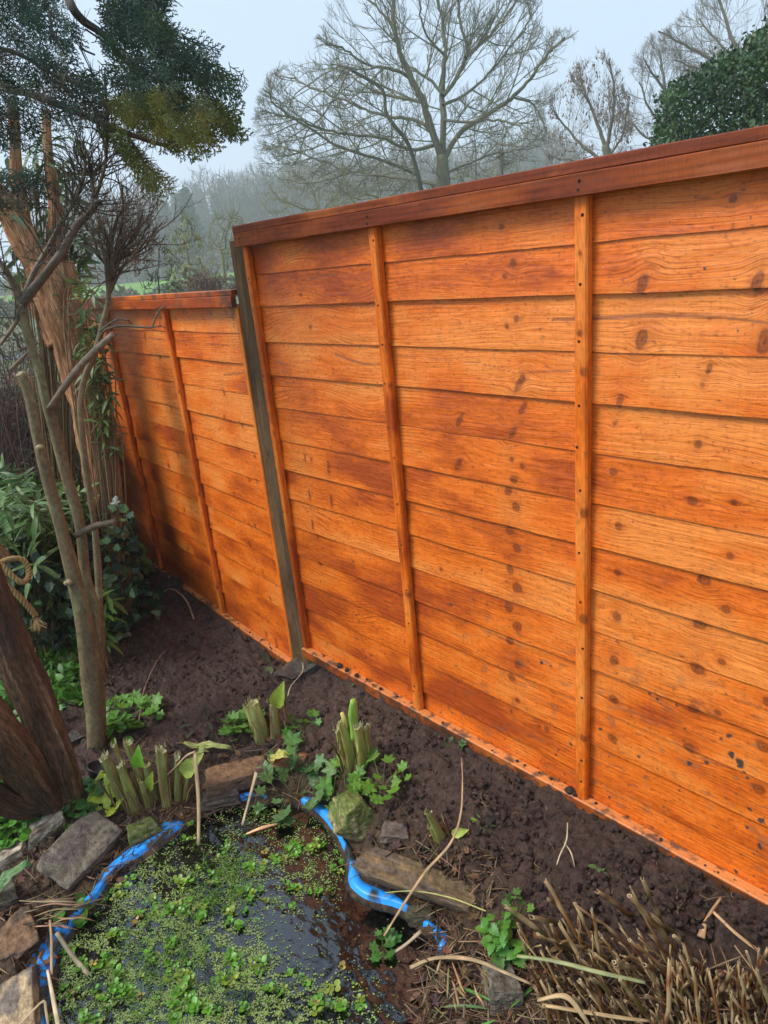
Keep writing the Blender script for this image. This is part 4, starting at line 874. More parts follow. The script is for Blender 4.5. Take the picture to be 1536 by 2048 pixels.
stalk('dead_stalk', 'long dry stalk lying on the soil at the right edge under the fence', 'stalk', [(1425, 1822, .01), (1470, 1865, .012), (1515, 1900, .01)], [7, 8, 7], (0.42, 0.27, 0.14))
stalk('dead_stalk', 'torn brown stalk with a frayed end on the soil right of the canes', 'stalk', [(1442, 1795, .015), (1415, 1835, .012), (1402, 1875, .01)], [5, 6, 15], (0.36, 0.22, 0.11), flat=.4)
stalk('pale_root', 'white thread of root looping upright on the bare soil between slab and canes', 'root', [(1135, 1645, .05), (1133, 1680, .035), (1120, 1710, .02), (1112, 1735, .005)], [2, 3, 2], (0.55, 0.45, 0.27))
stalk('pale_root', 'pale forked root crossing the looping white one on the bare soil', 'root', [(1128, 1685, .03), (1142, 1705, .02), (1150, 1735, .004)], [2, 3, 2], (0.5, 0.4, 0.24))
stalk('pale_root', 'pale root standing on the soil caked boulder by the grey post', 'root', [(575, 1395, .0), (582, 1372, .05), (604, 1345, .075), (606, 1325, .09)], [3, 3, 2], (0.42, 0.32, 0.21))
stalk('thin_twig', 'thin twig lying on the bare soil left of the stumps', 'twig', [(278, 1440, .02), (288, 1380, .04), (312, 1325, .05), (332, 1300, .05)], [2, 2, 1.5], (0.25, 0.17, 0.12))
stalk('thin_twig', 'bent twig reaching from the far bottom rail down to the soil', 'twig', [(322, 1185, .03), (345, 1178, .05), (372, 1200, .05), (388, 1238, .02)], [3, 3, 3], (0.33, 0.23, 0.15))
g_ = np.random.default_rng(33)
for i in range(34):                                   # the heap of dead leaves left of the pond and right by the canes
    if i < 17: x, y = 20 + 100 * g_.random(), 1800 + 60 * g_.random(); dx, dy = 50 + 90 * g_.random(), -45 + 60 * g_.random()
    else: x, y = 850 + 130 * g_.random(), 1900 + 130 * g_.random(); dx, dy = -20 + 60 * g_.random(), 70 * g_.random()
    stalk('dead_leaf', 'long dry leaf in the heap that spills over the left blue rim' if i < 17 else 'long dry leaf lying in the litter between the pond and the cut canes', 'dead leaf',
          [(x, y, .03), (x + dx * .35, y + dy * .3 + 4 * g_.normal(), .045), (x + dx * .7, y + dy * .7 + 4 * g_.normal(), .045), (x + dx, y + dy, .03)], [2, 4, 4, 1], jit((0.24, 0.165, 0.09), 1, .4, g_)[0], flat=.2, group='dry leaves left of the pond' if i < 17 else 'dry leaves by the canes')

# ------------------------------------------------------------------ small green plants
def plant(name, label, cat, px, n, spread, size, T, col, h=0.04, seed=0, up=0.5, stems=True, mat=None, group=None, tilt=0.8, z=None):
    g = np.random.default_rng(seed + 500); b = at_g(*px) if z is None else at_z(*px, z); k = pxm(b); o = thing(name, label, cat, b, group); lm = MB(); sm = MB()
    for i in range(n):
        a = g.random() * 6.283; r = spread * k * math.sqrt(g.random()); hh = h * (0.35 + 0.8 * g.random()) * (1.15 - 0.5 * r / (spread * k + 1e-6))
        d = np.array([math.cos(a), math.sin(a), 0]); tip = b + d * r; tip[2] = (b[2] if z is not None else max(gz(tip[0], tip[1]), WZ)) + hh
        if stems and i % 2 == 0: tube(sm, crom([b + d * r * .15, b + d * r * .6 + [0, 0, hh * .8], tip], 3), 0.0009, 4, np.array(col) * 0.8 + [0.03, 0.0, 0], cap=False)
        scatter(lm, *T, tip, d + np.array([0.4 * g.normal(), 0.4 * g.normal(), up * (g.random() - 0.2)]), np.array([tilt * g.normal() * .5, tilt * g.normal() * .5, 1]) , size * k * (0.65 + 0.6 * g.random()), jit(col, 1, 0.18, g))
    lm.build('leaves', mat or M_LEAF, o)
    if sm.n: sm.build('stems', M_STEM, o)
    return o
GR = (0.085, 0.22, 0.03); GY = (0.15, 0.27, 0.035); GD = (0.04, 0.11, 0.025)
def nettle(label, tops, base, size, seed):
    g = np.random.default_rng(seed); b = at_g(*base); k = pxm(b); o = thing('nettle', label, 'nettle', b); lm = MB(); sm = MB()
    for (x, y, h) in tops:
        t = at_z(x, y, b[2] + h); tube(sm, crom([b, b * .4 + t * .6 + [0, 0, .01], t], 3), 0.0013, 5, (0.14, 0.22, 0.06))
        for lv, (f, s) in enumerate([(1, .6), (.9, .85), (.76, 1), (.6, 1), (.4, .9)]):
            c = b + (t - b) * f; a0 = g.random() * 3 + lv * 1.57
            for a in (a0, a0 + 3.14): scatter(lm, *NETTLE, c, [math.cos(a), math.sin(a), 0.05], [0.2 * g.normal(), 0.2 * g.normal(), 1], size * k * s * (0.8 + 0.4 * g.random()), jit((0.09, 0.25, 0.035), 1, .15, g))
    lm.build('leaves', M_LEAF, o); sm.build('stems', M_STEM, o)
nettle('bright green nettle with toothed leaves growing at the left side of the cut canes', [(975, 1840, .10), (1010, 1860, .10), (1045, 1895, .08), (985, 1880, .08), (1020, 1825, .09)], (1000, 1930), 32, 1)
plant('geranium_plant', 'scalloped grey green leaves hanging over the blue rim at the back of the pond', 'plant', (590, 1590), 34, 62, 34, LOBED, (0.10, 0.20, 0.06), 0.07, 1)
plant('geranium_plant', 'bright green scalloped leaves at the foot of the tallest cut stump', 'plant', (765, 1575), 26, 55, 27, LOBED, (0.13, 0.29, 0.035), 0.05, 2)
plant('geranium_plant', 'light green leaves over the top of the mossy boulder', 'plant', (690, 1560), 14, 34, 34, LOBED, (0.11, 0.24, 0.035), 0.04, 3)
plant('weed', 'fern like green leaves to the left of the two pale stems below the post', 'plant', (492, 1468), 34, 30, 24, LOBED, (0.11, 0.25, 0.04), 0.07, 4)
plant('weed', 'small dark green weed right of the two pale stems below the post', 'plant', (612, 1455), 14, 30, 20, LOBED, GR, 0.03, 5)
plant('weed', 'flat dark grey green seedling alone on the soil right of the olive clump', 'plant', (415, 1450), 16, 30, 28, LANCE, (0.055, 0.10, 0.05), 0.03, 6)
plant('weed', 'low bright green weeds behind the olive clump of cut stems', 'plant', (262, 1438), 60, 58, 24, LOBED, (0.10, 0.24, 0.03), 0.05, 7)
plant('weed', 'green leafy weed at the foot of the smooth barked tree', 'plant', (232, 1470), 40, 38, 22, OVAL, GR, 0.05, 8)
plant('ground_ivy', 'round leaved creeping plant between the dark trunk and the slate slab', 'plant', (180, 1610), 30, 42, 22, LOBED, (0.06, 0.17, 0.035), 0.05, 9)
plant('ground_ivy', 'small round leaves at the right foot of the dark trunk', 'plant', (140, 1640), 26, 34, 18, ROUND, (0.07, 0.18, 0.035), 0.04, 10)
plant('clover_plant', 'dense bright green clover under the curved root at the left edge', 'plant', (30, 1650), 240, 75, 17, ROUND, (0.085, 0.24, 0.025), 0.05, 11)
plant('clover_plant', 'bright green low weeds left of the dark trunks at the left edge', 'plant', (15, 1560), 140, 60, 18, ROUND, (0.085, 0.22, 0.025), 0.05, 12)
plant('weed', 'green sprigs on the left blue rim by the heap of dry leaves', 'plant', (160, 1840), 14, 26, 20, ROUND, GR, 0.03, 13)
plant('seedling', 'tiny seedling on the soil halfway along the front bottom rail', 'seedling', (915, 1490), 6, 14, 18, LOBED, (0.06, 0.12, 0.04), 0.02, 14)
plant('seedling', 'small pale leaf standing by the bottom corner of the far fence', 'seedling', (545, 1338), 3, 6, 26, OVAL, (0.14, 0.22, 0.10), 0.03, 15, up=2)
plant('seedling', 'tiny green leaf on the soil above the left end of the cut canes', 'seedling', (1190, 1745), 5, 12, 16, OVAL, (0.12, 0.2, 0.05), 0.012, 16)
plant('seedling', 'green sprig by the small leaning cut stem', 'seedling', (965, 1655), 6, 16, 20, LANCE, (0.12, 0.25, 0.04), 0.02, 17)
plant('seedling', 'green sprig under the front bottom rail near the boulder', 'seedling', (700, 1372), 7, 16, 12, LOBED, (0.10, 0.18, 0.04), 0.03, 18)
plant('grass_tuft', 'tuft of green grass blades below the boulder in the bottom litter', 'grass', (1010, 2040), 22, 50, 90, leaf_t(0.035, 5, 0.05, 0.4), (0.10, 0.24, 0.05), 0.03, 19, stems=False)
plant('fern', 'feathery green frond beside the right end of the long tan slab', 'plant', (1035, 1840), 14, 26, 16, LOBED, (0.10, 0.2, 0.04), 0.05, 20)
plant('weed', 'green leaves floating by the end of the brown bramble runner', 'plant', (765, 1895), 12, 22, 22, LOBED, (0.07, 0.18, 0.03), 0.015, 21)
# big yellowing leaf with holes, furry leaf, fallen yellow leaves, pots
def big_leaf(name, label, p0, p1, w, col, lift, holes=(), mat=None, curl=0.2, sp_=(0.3, 0.3, 0.1)):
    a = at_g(*p0) + [0, 0, lift[0]]; b = at_g(*p1); b = at_z(*p1, b[2] + lift[1]); L = np.linalg.norm(b - a); d = unit(b - a); n = unit(np.array([-0.1, -0.5, 1.0])); x = np.cross(d, n); n = np.cross(x, d); W = w * pxm(a) / 2
    U, Vv = np.meshgrid(np.linspace(-1, 1, 33), np.linspace(0, 1, 45)); wd_ = np.sin(np.pi * np.clip(Vv * 0.93 + 0.05, 0, 1)) ** 0.6 * (1 + 0.12 * vnoise(np.stack([Vv * 9, U * 2, 0 * U], -1), 3))
    P = a + (Vv * L)[..., None] * d + (U * W * wd_)[..., None] * x + ((0.012 * fbm(np.stack([U * 2.2, Vv * 4, 0 * U], -1), 3, 5) + 0.15 * W * np.abs(U) - curl * 0.1 * L * Vv ** 2))[..., None] * n
    F = grid_faces(*U.shape); c = (U.ravel()[F].mean(1), Vv.ravel()[F].mean(1)); keep = np.ones(len(F), bool)
    for hu, hv, hr in holes: keep &= np.hypot((c[0] - hu) * 0.5, c[1] - hv) > hr * (1 + 0.4 * vnoise(np.stack([c[0] * 9, c[1] * 14, 0 * c[0]], -1), 4))
    cc = np.array(col) * (1 + 0.22 * fbm(P * 60, 3, 4)[..., None] + 0.25 * (np.abs(U) < 0.05)[..., None]); mb = MB(); mb.add(P.reshape(-1, 3), F[keep], np.clip(cc, .01, 1).reshape(-1, 3)); o = mb.build(name, mat or M_GLOSSY); return tag(o, label, 'leaf')
big_leaf('fallen_leaf', 'large yellow green leaf with holes lying left of the olive clump', (232, 1640), (208, 1540), 95, (0.42, 0.50, 0.05), (.02, .05), [(0.1, 0.25, 0.09), (-0.5, .35, .035), (0.5, .6, .12), (-.2, .8, .05)])
big_leaf('furry_leaf', 'long furry grey green leaf sticking in from the left edge', (-25, 1830), (58, 1722), 34, (0.15, 0.27, 0.10), (.05, .10), mat=M_LEAF)
big_leaf('fallen_leaf', 'crumpled yellow leaf on the right end of the rust brown slab', (545, 1542), (572, 1508), 26, (0.50, 0.46, 0.13), (.05, .08))
big_leaf('fallen_leaf', 'pale yellow leaf strip lying on the soil right of the olive clump', (372, 1502), (462, 1494), 14, (0.50, 0.52, 0.18), (.03, .03))
big_leaf('fallen_leaf', 'pale yellow leaf curling beside the folded straw', (395, 1525), (412, 1498), 18, (0.42, 0.48, 0.14), (.03, .06))
big_leaf('fallen_leaf', 'grey green leaf lying flat on the soil behind the smooth barked tree', (215, 1290), (262, 1268), 26, (0.24, 0.30, 0.17), (.01, .02), mat=M_LEAF)
big_leaf('hosta_leaf', 'smooth green leaf behind the dark leaning trunk', (120, 1440), (128, 1410), 26, (0.17, 0.33, 0.13), (.02, .07), mat=M_LEAF)
def pot(label, px, r_px, h, col, seed, tiltx=0.3):
    b = at_g(*px); r = r_px * pxm(b); mb = MB(); th = np.arange(28) / 28 * 2 * np.pi; rows = []
    for rr, z in [(0.0, 0), (.8, 0), (.82, .004), (.92, h * .82), (1.04, h * .83), (1.06, h), (.98, h), (.94, h * .9), (.75, .01), (0, .012)]:
        rows.append(np.c_[rr * r * np.cos(th), rr * r * np.sin(th), np.full(28, z)])
    V = np.array(rows); Rm = np.array(Matrix.Rotation(tiltx, 3, 'X')); V = V @ Rm.T; mb.add(V.reshape(-1, 3), grid_faces(10, 28, True), col); o = mb.build('plant_pot', M_DARKP); o.location = b; return tag(o, label, 'pot')
pot('small silver grey cup half hidden behind the left edge of the dark trunk', (42, 1452), 13, 0.05, (0.32, 0.36, 0.34), 1, 0.1)
pot('black plastic pot pushed into the soil between the dark trunk and the olive clump', (198, 1560), 26, 0.05, (0.022, 0.028, 0.036), 2, -0.4)

# ------------------------------------------------------------------ the trees on the left
def trunk_px(mb, pts, dist, sides=20, ws=1.0, mat=None, seed=0, col=(0.2, 0.12, 0.07), wob=0.12, k=6, colfn=None, wf=5.0, cap=True, vr=0.25, ribs=0, ribd=0.1):
    """pts: (px, py, width px[, distance])"""
    P = np.array([at_D(q[0], q[1], q[3] if len(q) > 3 else dist) for q in pts]); w = np.array([ws * q[2] * pxm(p) / 2 for q, p in zip(pts, P)])
    C = crom(P, k); Wd = crom(np.c_[w, w, w], k)[:, 0]
    if colfn is None:
        def colfn(bc, V):
            n = fbm(bc * [30, 30, 5], 4, seed); m = fbm(V * 4, 3, seed + 3); return np.clip(np.asarray(col) * (1 + vr * 1.3 * n + vr * m)[:, None], 0.008, 1)
    V = tube(mb, C, Wd, sides, wob=wob, wf=wf, seed=seed, colfn=colfn, cap=cap)
    if ribs:
        Vf = mb.V[-1].reshape(len(C), sides, 3); bcv = mb.B[-1].reshape(len(C), sides, 3); cen = C[:, None]
        th = np.arange(sides) / sides * 2 * np.pi
        q = np.stack([np.cos(th)[None] * ribs + 0 * bcv[..., 2], np.sin(th)[None] * ribs + 0 * bcv[..., 2], bcv[..., 2] * 4.0], -1)
        d = (np.abs(fbm(q, 3, seed + 7)) - 0.3) * ribd; Vn = cen + (Vf - cen) * (1 + d[..., None]); mb.V[-1] = Vn.reshape(-1, 3)
        mb.C[-1] = np.clip(mb.C[-1] * (1 + np.clip(d.reshape(-1, 1) * 2.5, -0.5, 0.4)), 0.006, 1)
    return C, Wd
def twigs_px(mb, C, W, n, L, seed, col, r=0.0016, droop=0.2, sub=2, up=0.5, side_bias=None, frm=0.2):
    g = np.random.default_rng(seed)
    for i in range(n):
        j = int(len(C) * (frm + (1 - frm) * g.random() ** 0.7)) - 1; j = max(1, min(j, len(C) - 1)); t = unit(C[j] - C[j - 1]); d = unit(t * 0.6 + rdir(1, up, g)[0]); l = L * (0.5 + g.random()); p = C[j]
        pts = [p, p + d * l * .5 + rdir(1, 0, g)[0] * l * .12, p + d * l + rdir(1, 0, g)[0] * l * .2 + [0, 0, -droop * l * .3]]
        Q = crom(pts, 3); tube(mb, Q, np.linspace(r * 1.4, r * .5, len(Q)), 5, jit(col, 1, .15, g)[0], cap=False)
        for s in range(sub):
            q = Q[2 + s % 4]; d2 = unit(d + rdir(1, .2, g)[0] * .9); l2 = l * .5 * (0.5 + g.random()); R2 = crom([q, q + d2 * l2 * .5 + rdir(1, 0, g)[0] * l2 * .1, q + d2 * l2], 2); tube(mb, R2, np.linspace(r * .8, r * .4, len(R2)), 4, jit(col, 1, .15, g)[0], cap=False)
            for s3 in range(2):
                q3 = R2[2 + s3]; d3 = unit(d2 + rdir(1, .2, g)[0] * .9); tube(mb, [q3, q3 + d3 * l2 * .45], [r * .5, r * .3], 3, jit(col, 1, .15, g)[0], cap=False)
def rec(mb, p, d, L, r, lev, P, g, col, ok=None):
    '''P: per level (child count, angle, length ratio, radius ratio, up curve, wiggle)'''
    n = 5 if lev < 2 else 3; pts = [p]; dd = d.copy(); cnt, ang, lr, rr, up, wig = P[min(lev, len(P) - 1)]
    for i in range(n):
        dd = unit(dd + np.array([0, 0, up / n]) + wig * g.normal(size=3) / n); q = pts[-1] + dd * L / n
        if ok is not None and not ok(q): break
        pts.append(q)
    if len(pts) < 2: return
    Q = crom(pts, 2) if lev < 2 else np.array(pts); R = np.linspace(r, r * .5 if lev < len(P) - 1 else r * .35, len(Q)); tube(mb, Q, R, 5 if lev < 1 else (4 if lev < 2 else 3), col, cap=False)
    if lev >= len(P) - 1: return
    for k in range(cnt):
        t = 0.18 + 0.8 * (k + g.random() * .8) / cnt; j = t * (len(Q) - 1); a = int(min(j, len(Q) - 2)); pos = Q[a] + (Q[a + 1] - Q[a]) * (j - a); tg = unit(Q[a + 1] - Q[a]); s = unit(np.cross(tg, rdir(1, 0, g)[0])); an = math.radians(ang * (0.75 + .5 * g.random()))
        rec(mb, pos, unit(tg * math.cos(an) + s * math.sin(an)), L * lr * (1.15 - .55 * t) * (0.7 + .6 * g.random()), r * rr * (1.1 - .4 * t), lev + 1, P, g, col, ok)
# dark trunk in the left foreground
def build_dark():
    b = at_g(120, 1612); d0 = float(np.hypot(b[0], b[1])); t = thing('dark_tree', 'dark fissured tree trunk forking near the ground at the left edge', 'tree', b); dk = (0.10, 0.054, 0.030)
    mb = MB(); trunk_px(mb, [(146, 1650, 62, d0), (140, 1605, 60, d0), (129, 1560, 61, d0), (110, 1500, 62, d0), (79, 1425, 65, d0 + .02), (43, 1345, 72, d0 + .05), (15, 1272, 72, d0 + .07), (-14, 1200, 72, d0 + .09), (-52, 1110, 70, d0 + .1), (-100, 980, 68, d0 + .12)], d0, 72, seed=3, col=dk, wob=0.10, k=26, ribs=3.4, ribd=0.24, vr=.5); mb.build('trunk', M_BARKD, t)
    mb = MB(); trunk_px(mb, [(122, 1632, 50, d0 - .02), (98, 1602, 58, d0 - .03), (70, 1564, 68, d0 - .04), (37, 1518, 72, d0 - .05), (-1, 1466, 74, d0 - .06), (-45, 1405, 72, d0 - .07), (-95, 1335, 70, d0 - .08)], d0, 64, seed=5, col=dk, wob=0.1, k=22, ribs=3.2, ribd=0.24, vr=.5); mb.build('limb', M_BARKD, t)
    mb = MB(); trunk_px(mb, [(150, 1592, 44, d0), (112, 1598, 46, d0 - .02), (72, 1612, 46, d0 - .03), (36, 1613, 49, d0 - .04), (0, 1598, 52, d0 - .05), (-50, 1565, 50, d0 - .07)], d0, 48, seed=6, col=dk, wob=0.1, k=20, ribs=3, ribd=0.22, vr=.5); mb.build('limb', M_BARKD, t)
build_dark()
# smooth barked multi stemmed tree
def build_smooth():
    b = at_g(192, 1495); d0 = float(np.hypot(b[0], b[1])); t = thing('smooth_barked_tree', 'slender grey green multi stemmed tree with sawn branch stubs in front of the lower fence', 'tree', b); co = (0.165, 0.125, 0.068)
    def cf(bc, V):
        n = fbm(bc * [40, 40, 25], 3, 5); m = fbm(V * 9, 3, 6); li = sst(0.25, 0.7, m + 0.4 * n)[:, None] * .6; rd = sst(0.2, 0.7, fbm(V * 5 + 9, 2, 8))[:, None] * .5
        c = np.array(co) * (1 + 0.2 * n)[:, None]; c = c * (1 - li) + np.array([0.20, 0.205, 0.105]) * li; return np.clip(c * (1 - rd) + np.array([0.19, 0.115, 0.07]) * rd, .01, 1)
    kw = dict(ws=1.0, sides=32, colfn=cf, wob=0.07, k=12, ribs=1.2, ribd=0.08)
    mb = MB(); trunk_px(mb, [(194, 1512, 34), (192, 1440, 38), (184, 1350, 40), (172, 1260, 36), (160, 1200, 32), (147, 1150, 29), (121, 1050, 24), (93, 950, 22), (75, 870, 21), (58, 790, 20), (44, 752, 19)], d0, **kw)[0]; mb.build('trunk', M_SMOOTH, t)
    mb = MB(); C2, W2 = trunk_px(mb, [(200, 1430, 18, d0 + .01), (197, 1300, 22, d0 + .02), (186, 1210, 22, d0 + .03), (171, 1150, 21, d0 + .05), (160, 1050, 20, d0 + .05), (133, 950, 22, d0 + .06), (112, 870, 20, d0 + .06), (94, 810, 18, d0 + .06), (78, 740, 17, d0 + .06), (56, 670, 17, d0 + .06), (42, 608, 19, d0 + .06)], d0, **kw); mb.build('limb', M_SMOOTH, t)
    mb = MB(); C3, W3 = trunk_px(mb, [(202, 1290, 13, d0 + .05), (197, 1160, 13, d0 + .08), (189, 1050, 12, d0 + .1), (174, 950, 12, d0 + .1), (165, 870, 12, d0 + .1), (161, 810, 12, d0 + .1), (170, 755, 12, d0 + .1), (192, 700, 12, d0 + .1), (208, 640, 11, d0 + .1), (217, 598, 10, d0 + .1), (216, 560, 9, d0 + .1)], d0, **kw); mb.build('limb', M_SMOOTH, t)
    dk = (0.155, 0.115, 0.075); kb = dict(ws=0.85, sides=14, colfn=None, col=dk, wob=0.08, k=8); dl = d0 + .06
    Cs = []
    for pts in [[(42, 612, 22, dl), (24, 565, 15, dl), (8, 535, 12, dl - .02), (-30, 500, 10, dl)], [(44, 606, 24, dl), (80, 562, 20, dl), (120, 510, 19, dl - .02), (155, 450, 18, dl), (180, 425, 17, dl), (192, 405, 16, dl)], [(44, 604, 14, dl), (68, 545, 13, dl + .04), (100, 490, 13, dl + .05), (125, 440, 11, dl + .05), (150, 400, 9, dl + .05), (168, 350, 8, dl), (170, 300, 6, dl)],
                [(180, 428, 12, dl), (190, 395, 9, dl), (208, 340, 8, dl - .05), (215, 280, 7, dl - .05), (216, 210, 6, dl - .05)], [(192, 405, 10, dl), (184, 360, 10, dl), (200, 330, 8, dl)], [(98, 818, 14, dl - .03), (150, 745, 17, dl - .05), (190, 702, 17, dl - .06), (228, 668, 15, dl - .08)],
                [(20, 740, 9, dl), (70, 690, 8, dl + .1), (40, 700, 7, dl)], [(0, 690, 8, dl), (25, 655, 10, dl), (42, 625, 12, dl)], [(150, 1072, 15, d0), (190, 1052, 16, d0 - .03), (232, 1044, 16, d0 - .06)],
                [(195, 700, 8, d0 + .1), (205, 665, 7, d0 + .05), (240, 652, 6, d0), (300, 655, 5, d0 - .04), (306, 648, 5, d0 - .04), (318, 622, 4, d0 - .04), (331, 612, 3, d0 - .04)], [(200, 662, 6, d0 + .05), (232, 640, 5, d0 + .02), (258, 640, 4, d0)]]:
        bm = MB(); C, W = trunk_px(bm, pts, d0, seed=len(pts), **kb); Cs.append((C, W)); bm.build('branch', M_SMOOTH, t)
    tw = MB()
    for i, (n, L) in enumerate([(12, .13), (22, .12), (34, .15), (26, .15), (16, .12), (0, 0), (3, .06), (5, .1), (3, .05), (2, .04), (2, .04)]): 
        if n: twigs_px(tw, *Cs[i], n, L, 40 + i, (0.085, 0.07, 0.055), 0.0017, sub=3)
    # the splayed bare twiggy head above the lower fence
    g = np.random.default_rng(5)
    for (x, y, w_) in [(258, 400, 5), (285, 425, 5), (322, 405, 4), (245, 372, 4), (300, 500, 4), (268, 470, 4), (212, 470, 4), (190, 505, 4), (235, 440, 5), (280, 445, 5), (315, 455, 3), (200, 440, 4), (285, 540, 3), (195, 560, 3), (250, 520, 3)]:
        C, W = trunk_px(tw, [(217, 592, 7, d0 + .1), (220 + (x - 222) * .20 + 6 * g.normal(), 555 + (y - 555) * .3, 6, d0 + .1), (222 + (x - 222) * .55 + 10 * g.normal(), 555 + (y - 555) * .65 + 8 * g.normal(), w_, d0 + .1 + .06 * g.normal()), (x, y, w_ * .6, d0 + .1 + .10 * g.normal())], d0, sides=6, col=(0.17, 0.125, 0.09), wob=.1, k=4)
        for q in range(7):
            j = int(len(C) * (.25 + .1 * q)); j = min(max(j, 1), len(C) - 1); tg = unit(C[j] - C[j - 1]); d_ = unit(tg + .75 * rdir(1, .1, g)[0]); rec(tw, C[j], d_, .10 + .09 * g.random(), .0018, 1, [(0,) * 6, (4, 38, .5, .7, .25, .5), (3, 38, .5, .7, .2, .5), (0, 0, 0, 0, .3, .4)], g, jit((0.18, 0.13, 0.095), 1, .15, g)[0])
    tw.build('twigs', M_TWIG, t)
    for i, (x, y, r_) in enumerate([(44, 750, 11), (196, 404, 8), (80, 895, 8), (137, 1165, 9)]):
        mb = MB(); p = at_D(x, y, d0 - (0.02 if i > 1 else 0)); V, F = ICO3; mb.add(V * r_ * pxm(p) * [1, 1, .7] * (1 + .15 * vnoise(V * 2, i))[:, None] + p, F, (0.26, 0.21, 0.11) if i != 1 else (0.07, 0.06, 0.05)); mb.build('sawn_stub', M_SMOOTH, t)
build_smooth()
# red barked cypress with its overhead boughs
def spray_template(seed):
    g = np.random.default_rng(seed); V = []; F = []
    def strip(p, d, L, w):
        nonlocal V, F
        n = 3; x = np.array([-d[1], d[0], 0]); b = len(V)
        for i in range(n + 1):
            t = i / n; ww = w * (1 - .35 * t) * (1.25 if i % 2 else 0.9); q = p + d * L * t; V += [q - x * ww, q + [0, 0, ww * .7], q + x * ww]
            if i: a = b + 3 * (i - 1); F += [(a, a + 1, a + 4, a + 3), (a + 1, a + 2, a + 5, a + 4)]
    strip(np.zeros(3), np.array([0, 1., 0]), 1.0, 0.013)
    for i in range(9):
        y = 0.12 + 0.1 * i; s = 1 if i % 2 else -1; L = 0.48 * (1 - y * 0.75) * (.8 + .4 * g.random()); a = math.radians(38 + 14 * g.random()) * s; d = np.array([math.sin(a), math.cos(a), 0.12 * g.normal()]); p = np.array([0, y, 0]); strip(p, d, L, 0.014)
        for j in range(4):
            q = p + d * L * (0.25 + 0.2 * j); s2 = 1 if j % 2 else -1; a2 = a + math.radians(36) * s2; d2 = np.array([math.sin(a2), math.cos(a2), 0.15 * g.normal()]); strip(q, d2, L * .42 * (1 - .15 * j), 0.014)
    V = np.array(V); V[:, 2] += -0.25 * V[:, 1] ** 2; return V, F
def build_cypress():
    b = at_z(225, 1160, -0.13); d0 = float(np.hypot(b[0], b[1])) - 0.25; b = at_D(225, 1160, d0); t = thing('cypress_tree', 'red brown cypress with peeling stringy bark and dark boughs hanging across the top left', 'tree', [b[0], b[1], -0.13])
    co = (0.33, 0.155, 0.075)
    def cf(bc, V):
        n = fbm(bc * [60, 60, 5], 4, 2); m = fbm(V * 5, 3, 3); c = np.array(co) * (1 + .45 * n + .2 * m)[:, None]; k = sst(.2, .7, fbm(bc * [25, 25, 3] + 5, 3, 9))[:, None] * .5; return np.clip(c * (1 - k) + np.array([0.44, 0.27, 0.15]) * k, .01, 1)
    kw = dict(sides=72, colfn=cf, wob=0.12, k=20, ribs=4.5, ribd=0.17)
    mb = MB(); trunk_px(mb, [(222, 1240, 62), (218, 1140, 56), (212, 1040, 58), (205, 960, 62), (192, 880, 66), (175, 800, 66), (152, 735, 64), (140, 680, 68), (122, 620, 78), (105, 560, 92), (95, 530, 96)], d0, seed=2, **kw); mb.build('trunk', M_BARK, t)
    mb = MB(); k2 = dict(kw); k2.update(sides=40, k=14)
    trunk_px(mb, [(100, 560, 60), (60, 500, 56), (30, 440, 50), (0, 400, 44), (-60, 330, 40)], d0, seed=3, **k2); trunk_px(mb, [(32, 470, 24), (40, 400, 24), (33, 340, 22), (30, 280, 20), (25, 200, 18)], d0, seed=4, **k2)
    trunk_px(mb, [(118, 560, 40), (110, 480, 34), (112, 420, 26), (104, 360, 22), (96, 300, 18), (92, 220, 16)], d0 + .05, seed=5, **k2); trunk_px(mb, [(115, 545, 30), (85, 500, 18), (62, 460, 16), (50, 420, 14)], d0 + .05, seed=6, **k2)
    trunk_px(mb, [(118, 690, 40, d0 + .15), (90, 640, 34, d0 + .2), (62, 600, 30, d0 + .25), (30, 560, 26, d0 + .3)], d0, seed=7, **k2); trunk_px(mb, [(235, 1170, 26, d0 + .1), (228, 1050, 24, d0 + .12), (224, 940, 24, d0 + .12), (216, 860, 20, d0 + .12), (205, 800, 16, d0 + .1)], d0, seed=8, **k2)
    mb.build('limbs', M_BARK, t)
    D = 2.35; mb = MB(); db = (0.085, 0.062, 0.045)
    paths = [[(-120, 130, 22, 2.9), (0, 172, 17, 2.5), (60, 188, 14, D), (130, 215, 13, D), (200, 243, 13, D), (265, 270, 10, D), (330, 290, 7, D), (400, 285, 4, D)], [(120, -60, 22, 2.5), (140, 5, 18, D), (165, 40, 16, D), (205, 68, 13, D), (240, 110, 10, D), (290, 150, 8, D), (380, 160, 5, D), (470, 180, 3, D)],
             [(210, 150, 5, D), (212, 200, 5, D), (212, 240, 5, D)], [(250, 262, 6, D), (290, 330, 5, D), (300, 385, 3, D)], [(-60, 90, 12, D), (30, 105, 9, D), (110, 150, 7, D), (190, 180, 5, D)], [(100, 20, 5, 2.2), (105, 60, 4, 2.2), (130, 110, 3, 2.2)]]
    for i, p in enumerate(paths): trunk_px(mb, p, D, sides=12, col=db if i != 0 else (0.14, 0.09, 0.065), wob=.08, k=8, seed=i)
    for x0, y0, x1, y1 in [(170, 58, 200, 78), (158, 96, 190, 110)]: trunk_px(mb, [(x0, y0, 4, D), (x1, y1, 4, D)], D, sides=6, col=db, k=1)
    mb.build('boughs', M_BARKD, t)
    g = np.random.default_rng(8); fo = MB(); T = [spray_template(i) for i in range(4)]
    dkc = (0.028, 0.058, 0.040); gold = (0.16, 0.16, 0.03); olive = (0.10, 0.12, 0.03)
